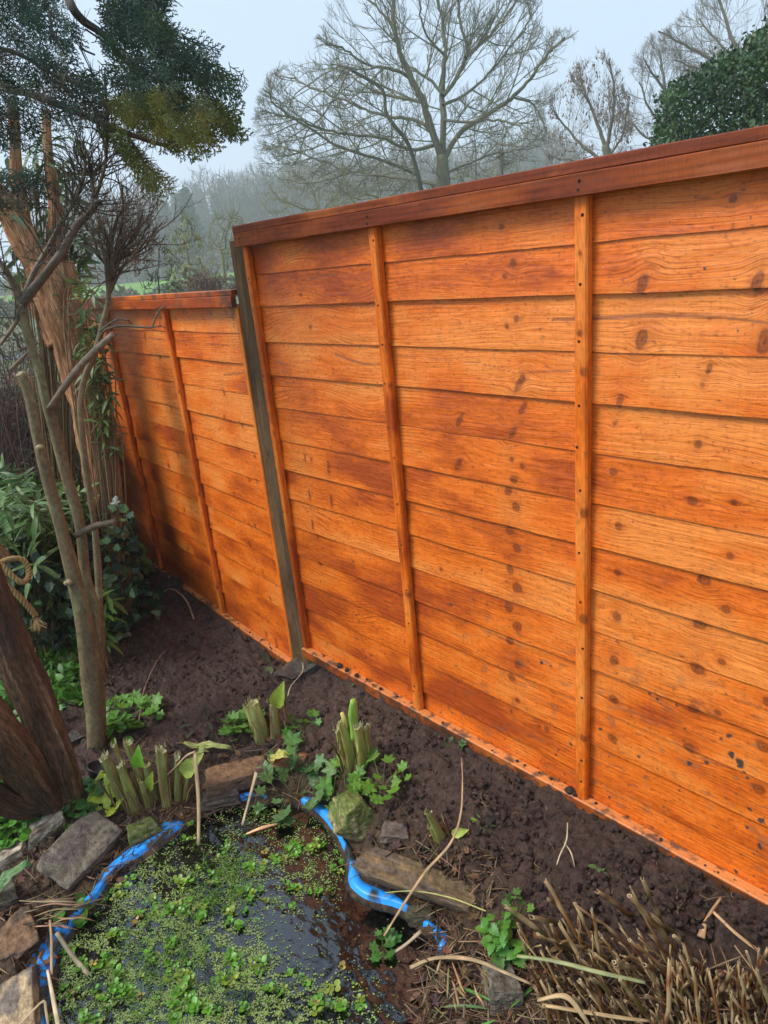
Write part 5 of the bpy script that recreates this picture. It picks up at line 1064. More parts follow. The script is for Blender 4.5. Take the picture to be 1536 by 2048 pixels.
    regs = [([(205, 0), (310, -30), (330, 60), (385, 75), (425, 100), (440, 130), (480, 165), (470, 190), (430, 205), (380, 205), (320, 200), (250, 190), (210, 150), (208, 80)], 230, dkc, (0.045, 0.068, 0.03), (0.35, -0.55), 62, .28),
            ([(225, -60), (320, -60), (330, 0), (310, 60), (215, 60)], 75, dkc, dkc, (0.1, -.8), 60, .25),
            ([(215, 205), (300, 190), (400, 200), (450, 222), (478, 262), (440, 280), (385, 300), (340, 300), (290, 270), (235, 240)], 180, olive, gold, (0.5, -.35), 60, .2),
            ([(195, 250), (235, 262), (270, 300), (320, 350), (345, 365), (300, 380), (262, 330), (225, 290)], 48, olive, (0.20, 0.20, 0.055), (0.45, -.75), 52, .1),
            ([(-20, 85), (50, 95), (110, 120), (160, 150), (205, 150), (205, 230), (150, 245), (80, 255), (40, 290), (-20, 300)], 150, dkc, (0.04, 0.035, 0.022), (0.3, -.5), 58, .3), ([(-20, 330), (60, 340), (90, 380), (40, 410), (-20, 420)], 40, dkc, (0.05, 0.035, 0.022), (0.3, -.5), 50, .15),
            ([(-20, -30), (120, -30), (125, 20), (90, 45), (70, 75), (20, 85), (-20, 70)], 80, dkc, (0.035, 0.045, 0.03), (0.1, -.7), 55, .25), ([(95, 20), (130, 15), (150, 60), (165, 90), (120, 120), (85, 100)], 22, dkc, dkc, (0.3, -.7), 50, .1), ([(325, -40), (345, -40), (352, 8), (330, 10)], 6, dkc, dkc, (.2, -.6), 40, .05)]
    fx = RM @ np.array([1, 0, 0]); fx = unit(np.r_[fx[:2], 0]); fz = np.array([0, 0, 1.]); fb = np.array([-fx[1], fx[0], 0])
    for poly, n, c1, c2, (dx, dz), L, dep in regs:
        q = rand_in_poly(poly, n, g); 
        for a, b_ in q:
            p = at_D(a, b_, D + dep * g.normal()); k = pxm(p); d = fx * (dx + .35 * g.normal()) + fz * (dz + .35 * g.normal()) + fb * .35 * g.normal(); l = L * k * (0.6 + .7 * g.random()); m = float(sst(-.1, .5, fbm(np.array([[a * .02, b_ * .02, 1.]]), 2, 4))[0]); c = np.array(c1) * (1 - m) + np.array(c2) * m
            scatter(fo, *T[g.integers(4)], p - unit(d) * l * .5, d, -fb * 1.0 + .5 * rdir(1, 0, g)[0], l, jit(c, 1, .25, g))
    fo.build('foliage', M_CONIF, t)
build_cypress()
# ------------------------------------------------------------------ leafy shrubs on the left
def leafy(name, label, cat, spec, dist, T, col, mat, seed, size, stem_to=None, group=None, dep=0.12, per=9, whorl=True, stemcol=(0.22, 0.15, 0.08), scol=None):
    """spec: (px, py) shoot tips; leaves in whorls round each tip"""
    g = np.random.default_rng(seed); b = at_D(*stem_to, dist); b[2] = -0.13; o = thing(name, label, cat, b, group); lm = MB(); sm = MB()
    for (x, y) in spec:
        p = at_D(x, y, dist + dep * g.normal()); k = pxm(p); a = at_D(stem_to[0] + .5 * (x - stem_to[0]) + 14 * g.normal(), max(y + 70, stem_to[1] * .3 + y * .7), dist)
        tube(sm, crom([b + [0.03 * g.normal(), 0.03 * g.normal(), 0], a, p], 5), np.linspace(0.004, 0.0018, 11), 6, stemcol, cap=False)
        n = per + g.integers(0, 4); th = np.arange(n) * 2.4 + g.random() * 6; el = 0.9 - 1.5 * g.random(n); ax = unit(p - a)
        d = np.stack([np.cos(th) * np.cos(el), np.sin(th) * np.cos(el), np.sin(el) - .15], 1); pos = p - ax * (np.arange(n) * 0.006)[:, None] * (1 + g.random()); nn = np.tile([0, 0, 1.], (n, 1)) + .3 * g.normal(size=(n, 3))
        scatter(lm, *T, pos, d, nn, size * k * (.55 + .6 * g.random(n)), jit(col if scol is None or g.random() < .6 else scol, n, .18, g))
    lm.build('leaves', mat, o); sm.build('stems', M_TWIG, o); return o
gg = np.random.default_rng(70)
def pts_in(poly, n, s): return [tuple(q) for q in rand_in_poly(poly, n, np.random.default_rng(s))]
BUD = (0.11, 0.17, 0.075)
leafy('buddleia_bush', 'buddleia with drooping grey green lance leaves at the top of the cypress trunk', 'shrub', [(150, 275), (102, 262), (60, 345), (68, 300), (90, 400), (120, 330), (20, 360), (85, 470), (100, 250), (60, 390), (140, 470), (165, 520), (120, 470), (185, 465), (20, 480), (70, 540), (30, 560)] + pts_in([(0, 260), (130, 260), (190, 430), (180, 540), (20, 620)], 34, 3), 3.9, LANCE, BUD, M_LEAF, 1, 50, (110, 1100), per=8)
leafy('buddleia_bush', 'leafy buddleia shoots hanging in front of the far end of the lower fence', 'shrub', [(165, 600), (195, 610), (150, 640), (160, 680), (175, 740), (190, 760), (200, 715), (215, 790), (205, 830), (222, 870), (190, 690), (185, 720), (205, 760), (220, 840), (170, 560), (185, 580)] + pts_in([(145, 590), (205, 600), (220, 760), (235, 880), (200, 900), (160, 700)], 26, 4), 3.35, LANCE, (0.09, 0.15, 0.045), M_LEAF, 2, 34, (222, 1120), per=8, dep=.06)
leafy('laurel_bush', 'light green spindle sprig with pointed leaves above the lower fence', 'shrub', [(185, 535), (160, 548), (165, 570), (150, 560), (120, 600), (175, 555)], 3.6, OVAL, (0.17, 0.25, 0.06), M_LEAF, 3, 24, (140, 900), per=6, dep=.05)
leafy('buddleia_bush', 'big leaved buddleia shrub with pale drooping leaves low at the left edge', 'shrub', [(50, 1065), (95, 1100), (0, 1090), (130, 1060), (80, 1040), (25, 985), (60, 975), (10, 1010), (75, 1020), (-10, 1060), (105, 1130), (160, 985), (15, 960), (45, 1000), (100, 1010), (150, 1085)] + pts_in([(-30, 960), (90, 970), (120, 1080), (60, 1150), (-30, 1120)], 26, 5), 3.3, LANCE, (0.13, 0.22, 0.07), M_LEAF, 4, 62, (60, 1260), per=9, dep=.2)
leafy('laurel_bush', 'small laurel shoot with upright bright leaves behind the smooth barked stems', 'shrub', [(200, 1190), (205, 1225), (215, 1180), (190, 1260), (210, 1255)], 3.0, LANCE, (0.13, 0.27, 0.05), M_LEAF, 5, 52, (205, 1290), per=9, dep=.03)
leafy('laurel_bush', 'small green laurel shoot in front of the foot of the lower fence', 'shrub', [(272, 1100), (280, 1115), (262, 1120), (280, 1240), (262, 1235)], 3.7, OVAL, (0.10, 0.22, 0.04), M_LEAF, 6, 38, (268, 1210), per=8, dep=.03)
def mass(name, label, cat, poly, dist, n, T, col, mat, seed, size, dep=.3, kind='stuff', col2=None, z_jit=0.1, nbl=True):
    g = np.random.default_rng(seed); q = rand_in_poly(poly, n, g); d = dist + dep * g.normal(size=n); P = np.array([at_D(a, b, dd) for (a, b), dd in zip(q, d)])
    keep = P[:, 2] > -0.16; P = P[keep]; n = len(P); c = jit(col, n, .3, g)
    if col2 is not None: m = fbm(P * 5, 2, seed) > 0.15; c[m] = jit(col2, m.sum(), .25, g)
    dens = fbm(P * 6, 2, seed + 1) > -0.45; P, c = P[dens], c[dens]; n = len(P); lm = MB()
    scatter(lm, *T, P, rdir(n, -.1, g), rdir(n, 1.0, g) + [0, -.5, 0], size * (0.6 + .7 * g.random(n)) * np.linalg.norm(P - [0, 0, CZ], axis=1) / FPX, c); o = lm.build(name, mat)
    return tag(o, label, cat, None, kind)
mass('ivy', 'dark glossy ivy covering the ground and stumps behind the left trees', 'ivy', [(-40, 1060), (60, 1080), (200, 1080), (232, 1000), (262, 1040), (268, 1130), (310, 1180), (322, 1230), (240, 1250), (150, 1290), (90, 1310), (-40, 1260)], 3.6, 5200, IVY, (0.022, 0.055, 0.030), M_GLOSSY, 1, 19, .28, col2=(0.05, 0.10, 0.035))
mass('ivy_growth', 'small dark ivy leaves climbing the right side of the cypress trunk', 'ivy', [(205, 990), (240, 985), (262, 1060), (270, 1180), (230, 1200), (212, 1100)], 3.55, 900, IVY, (0.028, 0.055, 0.035), M_GLOSSY, 2, 17, .06)
mass('undergrowth', 'tangle of green leaves and weeds below the buddleia at the left edge', 'undergrowth', [(-40, 940), (100, 960), (170, 1000), (180, 1100), (100, 1120), (-40, 1080)], 3.9, 2600, LANCE, (0.06, 0.12, 0.03), M_LEAF, 3, 36, .3, col2=(0.12, 0.18, 0.06))
def ground_mass(name, label, cat, poly, n, T, col, mat, seed, size, h, col2=None):
    g = np.random.default_rng(seed); q = rand_in_poly(poly, n, g); P = np.array([at_g(a, b) for a, b in q]); P[:, 2] += h * g.random(n) ** 1.3 * np.clip(0.6 + fbm(P * 7, 2, seed), .1, 1.5); c = jit(col, n, .25, g)
    if col2 is not None: m = fbm(P * 9, 2, seed) > .2; c[m] = jit(col2, m.sum(), .2, g)
    lm = MB(); scatter(lm, *T, P, rdir(n, .2, g), rdir(n, 1.4, g), size * (0.6 + .7 * g.random(n)) * np.linalg.norm(P - [0, 0, CZ], axis=1) / FPX, c); o = lm.build(name, mat); return tag(o, label, cat, None, 'stuff')
ground_mass('low_weeds', 'bright green low weeds on the ground behind the dark trunk', 'weeds', [(-40, 1230), (60, 1260), (130, 1280), (185, 1290), (185, 1400), (110, 1420), (60, 1400), (-40, 1380)], 2600, OVAL, (0.085, 0.22, 0.03), M_LEAF, 5, 19, .05, (0.14, 0.25, 0.05))
ground_mass('low_weeds', 'mixed green weeds at the left edge around the silver cup', 'weeds', [(-60, 1370), (60, 1400), (90, 1480), (20, 1500), (-60, 1480)], 700, OVAL, (0.075, 0.20, 0.03), M_LEAF, 6, 30, .05)
# rope
def build_rope():
    d = 2.75; g = np.random.default_rng(4); P = crom([at_D(x, y, dd) for x, y, dd in [(-30, 1120, d), (0, 1128, d), (22, 1150, d - .02), (45, 1165, d - .03), (58, 1150, d), (48, 1122, d + .02), (20, 1118, d + .02), (-10, 1135, d + .02), (5, 1160, d), (40, 1195, d - .02), (58, 1215, d - .02), (72, 1232, d - .02)]], 18)
    L = np.concatenate([[0], np.cumsum(np.linalg.norm(np.diff(P, axis=0), axis=1))]); T = unit(np.gradient(P, axis=0)); N1 = unit(np.cross(T, [0, 0, 1.])); N2 = np.cross(T, N1); mb = MB()
    for s in range(3):
        ph = L / 0.045 * 6.283 + s * 2.094; Q = P + 0.0055 * (np.cos(ph)[:, None] * N1 + np.sin(ph)[:, None] * N2); tube(mb, Q, 0.0062, 7, (0.34, 0.235, 0.10), seed=s)
    o = mb.build('rope', M_ROPE); tag(o, 'frayed golden brown twisted rope looped over the branch at the left edge', 'rope')
    fr = MB(); e = P[-1]
    for _ in range(60): d_ = unit(np.array([0.35, -.2, -1.0]) + .3 * g.normal(size=3)); tube(fr, crom([e, e + d_ * .03, e + d_ * .05 + .01 * g.normal(size=3)], 2), 0.0007, 3, jit((0.45, 0.32, 0.16), 1, .2, g)[0], cap=False)
    c = fr.build('frayed_end', M_ROPE, None); c.parent = o
    b0, b1 = at_D(-60, 1060, 2.85), at_D(12, 1118, 2.8); mb = MB(); C = crom([b0, (b0 + b1) / 2 + [0, 0, .01], b1], 6); tube(mb, C, np.linspace(.034, .024, len(C)), 18, (0.20, 0.12, 0.06), wob=.08); tag(mb.build('branch_stump', M_BARK), 'short brown branch stump under the rope at the left edge', 'branch')
build_rope()
# ------------------------------------------------------------------ bare trees grown towards a cloud of points
def grow(seeds, parents, att, di, dk, step, iters=90, up=0.08, seed=0, wig=0.15):
    g = np.random.default_rng(seed); V = [np.array(s, float) for s in seeds]; par = list(parents); A = np.array(att)
    near = np.full(len(A), -1); nd = np.full(len(A), 1e9); P = np.array(V); alive = np.ones(len(A), bool)
    for i0 in range(0, len(P), 200):
        D = np.linalg.norm(A[:, None] - P[None, i0:i0 + 200], axis=2); j = D.argmin(1); d = D[np.arange(len(A)), j]; m = d < nd; nd[m] = d[m]; near[m] = j[m] + i0
    for it in range(iters):
        alive &= nd > dk; act = alive & (nd < di)
        if not act.any(): break
        ids, inv = np.unique(near[act], return_inverse=True); dirs = unit(A[act] - P[near[act]]); sm = np.zeros((len(ids), 3)); np.add.at(sm, inv, dirs)
        d = unit(unit(sm) + [0, 0, up] + wig * g.normal(size=sm.shape)); newp = P[ids] + d * step; n0 = len(P)
        P = np.vstack([P, newp]); par += list(ids); k = np.where(alive)[0]
        D = np.linalg.norm(A[k][:, None] - newp[None], axis=2); j = D.argmin(1); dd = D[np.arange(len(k)), j]; m = dd < nd[k]; nd[k[m]] = dd[m]; near[k[m]] = j[m] + n0
        if len(P) > 16000: break
    return P, np.array(par)
def radii(P, par, tip, expo=2.3, cap=None):
    n = len(P); r = np.zeros(n); acc = np.zeros(n)
    kids = np.zeros(n, int); 
    for i in range(n - 1, -1, -1):
        r[i] = (acc[i] + (tip ** expo if acc[i] == 0 else 0)) ** (1 / expo)
        if par[i] >= 0: acc[par[i]] += r[i] ** expo
    return r
def mesh_tree(P, par, r, thick, mbT, mbC, col, colc, sidesT=8, g=None, twig=0.0, twr=0.01, twn=1, twup=0.8):
    n = len(P); kids = [[] for _ in range(n)]
    for i, p in enumerate(par):
        if p >= 0: kids[p].append(i)
    start = [i for i in range(n) if par[i] < 0]; stack = [(s, None) for s in start]
    while stack:
        s, fr = stack.pop(); ch = [fr] if fr is not None else []; c = s
        while True:
            ch.append(c)
            if not kids[c]: break
            ks = sorted(kids[c], key=lambda q: -r[q])
            for q in ks[1:]: stack.append((q, c))
            c = ks[0]
        if len(ch) < 2: continue
        Q = P[ch]; R = r[ch].copy(); 
        if fr is not None: R[0] = R[1]
        a = 0
        big = R > thick
        if big[min(1, len(R) - 1)]:
            e = len(R) - 1 if big.all() else int(np.argmin(big)) if not big[0] or not big.all() else len(R) - 1
            e = max(e, 1); tube(mbT, Q[:e + 1], R[:e + 1], sidesT, col, cap=False, wob=.1, wf=2); a = e
        if a < len(Q) - 1: tube(mbC, Q[a:], R[a:], 4 if R[a] > thick * .4 else 3, colc, cap=False)
    if twig:
        thin = np.where(r < thick * 0.8)[0]
        for i in thin:
            for _ in range(twn):
                if g.random() < .25: continue
                d = unit(unit(P[i] - P[par[i]]) * 1.0 + rdir(1, .15, g)[0] * .8); l = twig * (.5 + .8 * g.random()); q = P[i]
                tube(mbC, [q, q + d * l * .5, q + unit(d + [0, 0, twup]) * l], [twr, twr * .8, twr * .4], 3, colc, cap=False)
def base_z(p): return float(terrain_h(p[0], p[1]))
def sc_tree(label, poly, dist, trunk, natt, dep, seed, col, colc, di=2.4, dk=.38, step=.24, tip=.012, thick=.035, limbs=(), twig=.3, twr=.009, twn=1, name='bare_tree', keys=None, group=None, up=.08, cat='tree', rmax=None, expo=2.3):
    """poly: outline of the crown as seen, trunk and limbs: (px, py) lists"""
    g = np.random.default_rng(seed); sc = dist / FPX; dirc = at_D(*trunk[-1], dist) - [0, 0, CZ]; back = unit(np.r_[dirc[:2], 0])
    def plane(x, y, off=0): 
        r = ray(x, y); t = (dist + off) / (r @ back); return r * t + [0, 0, CZ]
    tp = crom([plane(*q) for q in trunk], 4); b = tp[0].copy(); b[2] = base_z(b) ; seeds = [b - [0, 0, .3]]; par = [-1]
    n0 = max(3, int(np.linalg.norm(tp[0] - b) / step)); 
    for t in np.linspace(0, 1, n0)[1:]: seeds.append(b + (tp[0] - b) * t); par.append(len(seeds) - 2)
    def addpath(C, start):
        p = start
        for a_, b_ in zip(C[:-1], C[1:]):
            m = max(1, int(np.linalg.norm(b_ - a_) / step))
            for t in range(1, m + 1): seeds.append(a_ + (b_ - a_) * t / m); par.append(p); p = len(seeds) - 1
        return p
    addpath(tp, len(seeds) - 1)
    for lb in limbs:
        off = lb[0]; C = crom([plane(x, y, off * i / (len(lb) - 2)) for i, (x, y) in enumerate(lb[1:])], 4); S_ = np.array(seeds); j = int(np.argmin(np.linalg.norm(S_ - C[0], axis=1))); addpath(C, j)
    q = rand_in_poly(poly, natt, g); off = dep * np.clip(g.normal(size=natt) * .6, -1.3, 1.3); att = np.array([plane(x, y, o) for (x, y), o in zip(q, off)])
    P, pr = grow(seeds, par, att, di, dk, step, seed=seed, up=up, wig=0.07); r = radii(P, pr, tip, expo)
    if rmax: r = np.minimum(r, rmax)
    o = thing(name, label, cat, b, group); T = MB(); Cm = MB(); mesh_tree(P, pr, r, thick, T, Cm, col, colc, g=g, twig=twig, twr=twr, twn=twn)
    if T.n: T.build('trunk', M_FAR, o)
    Cm.build('crown', M_FAR, o)
    if keys:
        kidc = np.bincount(pr[pr >= 0], minlength=len(P)); tips = np.where(kidc == 0)[0]; tips = g.choice(tips, min(len(tips), keys[0]), replace=False) if keys[0] < len(tips) else tips
        km = MB(); pos = np.repeat(P[tips], 3, 0) + .05 * g.normal(size=(len(tips) * 3, 3)); scatter(km, *SMALL, pos, rdir(len(pos), -1.2, g), rdir(len(pos), 0, g), keys[1] * (.6 + .7 * g.random(len(pos))), jit(keys[2], len(pos), .25, g)); km.build('seed_clusters', M_DRY, o)['kind'] = 'stuff'
    return o
GC = (0.22, 0.22, 0.155); GT = (0.16, 0.15, 0.10)
def rec_tree(label, poly, dist, trunk, limbs, seed, col, colc, P, ldens, l0, r0, dep=3.0, twr=None, keys=None, grow_in=0.0):
    g = np.random.default_rng(seed); poly = np.array(poly, float); dirc = at_D(*trunk[-1][:2], dist) - [0, 0, CZ]; back = unit(np.r_[dirc[:2], 0]); kpx = dist / FPX
    def plane(x, y, off=0): r = ray(x, y); t = (dist + off) / (r @ back); return r * t + [0, 0, CZ]
    def ok(q): 
        p = to_px(q[None])
        return bool(inpoly(p + 6 * g.normal(size=(1, 2)), poly)[0])
    tp = np.array([plane(x, y) for x, y, w in trunk]); b = tp[0].copy(); b[2] = base_z(b); o = thing('bare_tree', label, 'tree', b); T = MB(); Cm = MB(); cen = plane(*poly.mean(0))
    C = crom(np.vstack([b - [0, 0, .2], tp]), 5); W = crom(np.array([[trunk[0][2] * 1.15] * 3] + [[w] * 3 for _, _, w in trunk]), 5)[:, 0] * kpx / 2; tube(T, C, W, 12, col, wob=.08, wf=1.5)
    paths = [(C, W, .72)]
    for off, w0, w1, *pts in limbs:
        m = len(pts); C2 = crom(np.array([plane(x, y, off * (i / (m - 1)) ** .8) for i, (x, y) in enumerate(pts)]), 5); C2 += .03 * g.normal(size=C2.shape) * np.linspace(0, 1, len(C2))[:, None]
        W2 = np.linspace(w0 * .82, w1 * .75, len(C2)) * kpx / 2; tube(T, C2, W2, 8, col, wob=.1, wf=2, cap=False); paths.append((C2, W2, .06))
    for C2, W2, st in paths:
        seg = np.linalg.norm(np.diff(C2, axis=0), axis=1); L = np.concatenate([[0], np.cumsum(seg)]); n = max(2, int(L[-1] * (1 - st) * ldens))
        for k in range(n):
            s_ = L[-1] * (st + (1 - st) * (k + g.random()) / n); a = min(int(np.searchsorted(L, s_)) - 1, len(C2) - 2); a = max(a, 0); pos = C2[a] + (C2[a + 1] - C2[a]) * ((s_ - L[a]) / max(seg[a], 1e-6)); tg = unit(C2[a + 1] - C2[a]); an = math.radians(38 + 26 * g.random()); sd = unit(np.cross(tg, rdir(1, 0, g)[0])); outw = unit(pos - cen) * .35
            rec(Cm, pos, unit(tg * math.cos(an) + sd * math.sin(an) + outw), l0 * (0.55 + .8 * g.random()) * (1.2 - .5 * s_ / L[-1]), min(r0 * (0.6 + .6 * g.random()), W2[a] * .6), 0, P, g, colc, ok)
    T.build('trunk', M_FAR, o); Cm.build('crown', M_FAR, o)
    if keys:
        V = np.concatenate(Cm.V); pos = V[g.choice(len(V), keys[0], replace=False)] + [0, 0, -.05]; pos = pos[np.linalg.norm(pos - b, axis=1) > 3]; km = MB(); scatter(km, *SMALL, pos, rdir(len(pos), -1.5, g), rdir(len(pos), 0, g), keys[1] * (.6 + .7 * g.random(len(pos))), jit(keys[2], len(pos), .25, g)); km.build('seed_clusters', M_DRY, o)['kind'] = 'stuff'
PL = [(6, 42, .50, .58, .30, .35), (5, 42, .48, .62, .35, .35), (4, 40, .55, .75, .5, .3), (0, 0, 0, 0, .8, .25)]
rec_tree('largest bare ash tree with a wide spreading crown, right behind the taller fence', [(500, 260), (512, 190), (535, 145), (575, 120), (608, 140), (640, 40), (650, -60), (700, -160), (800, -230), (950, -220), (1060, -120), (1085, 0), (1085, 60), (1150, 50), (1160, 120), (1120, 190), (1095, 215), (1100, 300), (1040, 330), (950, 370), (850, 385), (700, 400), (580, 400), (510, 360), (500, 300)],
         22, [(892, 470, 27), (889, 400, 26), (886, 350, 24), (884, 310, 20)],
         [(-1, 17, 5, (884, 318), (862, 255), (847, 205), (822, 155), (802, 110), (790, 60), (785, -20), (790, -110)), (.6, 15, 5, (885, 312), (887, 230), (884, 190), (888, 130), (890, 90), (882, 30), (862, -60)), (1.2, 10, 4, (886, 192), (908, 165), (925, 130), (935, 100), (925, 60), (915, 0), (930, -90)),
          (.3, 7, 3, (884, 188), (862, 162), (840, 146), (812, 125), (795, 90)), (-1, 12, 5, (888, 320), (918, 268), (960, 238), (1010, 205), (1035, 185), (1065, 150), (1095, 110), (1125, 75)), (.5, 5, 2, (1030, 196), (1060, 205), (1080, 230), (1095, 270)), (-1.5, 8, 3, (826, 160), (790, 140), (735, 130), (690, 100), (650, 85)),
          (1.5, 8, 3, (862, 258), (830, 240), (790, 235), (745, 225), (700, 205), (640, 180), (590, 160), (550, 150)), (.8, 7, 3, (847, 205), (800, 195), (745, 180), (700, 150), (670, 120)), (2.5, 9, 3, (886, 372), (840, 362), (780, 352), (720, 345), (650, 325), (600, 305), (545, 290)), (-2, 8, 3, (872, 290), (820, 300), (760, 275), (700, 270), (640, 255), (580, 235), (520, 220)),
          (-2.2, 8, 3, (838, 352), (790, 330), (730, 310), (670, 290), (610, 250), (560, 215), (530, 180)), (.4, 6, 3, (790, 62), (760, 20), (720, -20), (690, -60)), (-.8, 6, 3, (889, 110), (860, 80), (842, 40), (835, -20)), (1.6, 7, 3, (930, 115), (965, 85), (1000, 50), (1030, 0), (1040, -60)), (2, 7, 3, (886, 210), (930, 190), (975, 150), (1010, 110), (1050, 60), (1070, 20)), (-2, 6, 3, (888, 240), (930, 245), (985, 240), (1030, 250), (1060, 280)),
          (2, 6, 2, (887, 350), (930, 330), (985, 310), (1040, 300), (1080, 290)), (1.5, 6, 2, (700, 345), (650, 360), (600, 365), (550, 350))],
         1, (0.19, 0.19, 0.13), GC, PL, 3.4, 1.7, .021)
sc_tree('bare dark stemmed tree leaning left, just left of the big ash trunk', [(560, 120), (720, 90), (800, 120), (800, 300), (840, 380), (700, 400), (560, 330)], 20.5, [(850, 440), (843, 385), (832, 335), (815, 285), (792, 255)], 700, 1.2, 2, (0.085, 0.085, 0.06), GC, tip=.008, thick=.035, rmax=.11, limbs=[(.5, (792, 255), (772, 225), (765, 180), (720, 150), (680, 130))], twig=.28, twr=.008, step=.22, dk=.4)
PL2 = [(7, 36, .5, .6, .35, .35), (4, 38, .5, .65, .4, .35), (3, 38, .55, .75, .5, .3), (0, 0, 0, 0, .7, .25)]
rec_tree('small bare tree with brown seed clusters right of the big ash', [(1090, 335), (1080, 265), (1100, 180), (1150, 110), (1200, 90), (1245, 140), (1265, 200), (1275, 330)], 30, [(1222, 400, 16), (1218, 330, 15), (1210, 290, 12)],
         [(.6, 9, 3, (1210, 292), (1192, 240), (1172, 190), (1160, 140)), (-.4, 9, 3, (1213, 300), (1224, 240), (1228, 180), (1218, 115)), (.5, 8, 3, (1216, 330), (1175, 300), (1135, 260), (1105, 220)), (-.6, 6, 3, (1220, 310), (1245, 270), (1255, 210)), (.8, 6, 3, (1218, 340), (1160, 325), (1110, 315))], 3, (0.15, 0.14, 0.1), (0.20, 0.175, 0.135), PL2, 5.5, 1.35, .013, keys=(1300, .11, (0.22, 0.15, 0.11)))
rec_tree('pale bare tree between the seeded tree and the evergreen bush', [(1225, 300), (1240, 190), (1262, 115), (1300, 62), (1345, 60), (1390, 110), (1400, 170), (1340, 240), (1330, 330)], 34, [(1345, 400, 13), (1338, 270, 12), (1332, 200, 10)],
         [(.5, 8, 3, (1332, 202), (1326, 150), (1318, 95)), (-.5, 7, 3, (1338, 260), (1300, 220), (1278, 165)), (.3, 6, 3, (1340, 300), (1300, 280), (1262, 245)), (.6, 7, 3, (1334, 220), (1355, 170), (1370, 120)), (-.6, 6, 2, (1330, 180), (1300, 140), (1285, 110))], 4, (0.16, 0.15, 0.12), (0.22, 0.20, 0.17), PL2, 6.5, 1.45, .012)
rec_tree('bare tree in the top right corner above the evergreen bush', [(1280, 115), (1340, 45), (1400, -10), (1500, -90), (1640, -80), (1640, 180), (1450, 190), (1400, 165), (1340, 145)], 31, [(1500, 400, 17), (1495, 200, 15), (1488, 130, 13)],
         [(.6, 9, 3, (1488, 135), (1462, 70), (1440, 0), (1430, -50)), (-.5, 9, 3, (1495, 170), (1430, 125), (1370, 88), (1320, 62)), (.2, 9, 3, (1490, 140), (1530, 60), (1560, -20)), (.8, 7, 3, (1492, 150), (1440, 90), (1400, 40)), (-.8, 6, 3, (1494, 180), (1420, 150), (1350, 120))], 5, (0.16, 0.15, 0.11), (0.21, 0.19, 0.15), PL2, 6.0, 1.7, .013)
for i, (lab, poly, tr, d) in enumerate([('slim bare sapling right of the ash trunk, under its long right limb', [(915, 400), (920, 300), (945, 225), (965, 240), (985, 320), (980, 400)], [(950, 460), (952, 330), (950, 290)], 27),
                                      ('slim pale sapling beneath the tip of the long right limb of the ash', [(975, 380), (985, 290), (1005, 200), (1020, 190), (1040, 260), (1075, 290), (1085, 340), (1060, 370)], [(1003, 420), (1003, 330), (1005, 280)], 29)]):
    sc_tree(lab, poly, d, tr, 420, .9, 10 + i, (0.13, 0.13, 0.1), (0.17, 0.17, 0.13), tip=.010, thick=.05, twig=.3, twr=.009, di=2.4, dk=.4, step=.28, rmax=.06)
YGR = (0.20, 0.20, 0.095)
for i, (lab, poly, tr, d) in enumerate([('low yellowish bare thicket tree behind the left end of the taller fence', [(530, 430), (520, 390), (560, 345), (640, 335), (700, 360), (730, 400), (700, 460)], [(640, 520), (640, 440), (635, 410)], 38),
                                      ('low bare bushy tree left of the dark leaning stem', [(650, 430), (680, 370), (740, 330), (820, 330), (860, 380), (840, 430)], [(760, 500), (758, 420), (755, 390)], 34),
                                      ('pale green willow rising behind the lower fence beside the twiggy stem', [(330, 575), (335, 500), (350, 440), (375, 425), (405, 470), (415, 560)], [(380, 610), (378, 540), (374, 500)], 26),
                                      ('thin bare tree behind the lower fence, nearest the grey post', [(420, 540), (405, 480), (425, 430), (470, 410), (500, 450), (480, 540)], [(452, 610), (447, 530), (440, 490)], 30),
                                      ('dark leafed bare shrub hanging over the middle of the lower fence', [(285, 590), (275, 520), (300, 480), (345, 490), (370, 540), (360, 600)], [(320, 640), (318, 580), (315, 550)], 14),
                                      ('pale bushy tree at the right foot of the ash behind the fence', [(880, 420), (900, 350), (960, 330), (1040, 330), (1080, 345), (1040, 420)], [(980, 470), (980, 400), (975, 380)], 36)]):
    sc_tree(lab, poly, d, tr, 620 if d > 20 else 260, 1.6 if d > 20 else .4, 20 + i, YGR if i < 4 else (0.13, 0.13, 0.08), YGR if i != 4 else (0.06, 0.065, 0.04), tip=.011 if d > 20 else .005, thick=.05, twig=.4 if d > 20 else .15, twr=.012 if d > 20 else .006, twn=2, di=2.2, dk=.4 if d > 20 else .2, step=.28 if d > 20 else .14, rmax=.07,
            keys=(500, .22, (0.17, 0.21, 0.06)) if i == 2 else ((200, .09, (0.05, 0.05, 0.03)) if i == 4 else None))
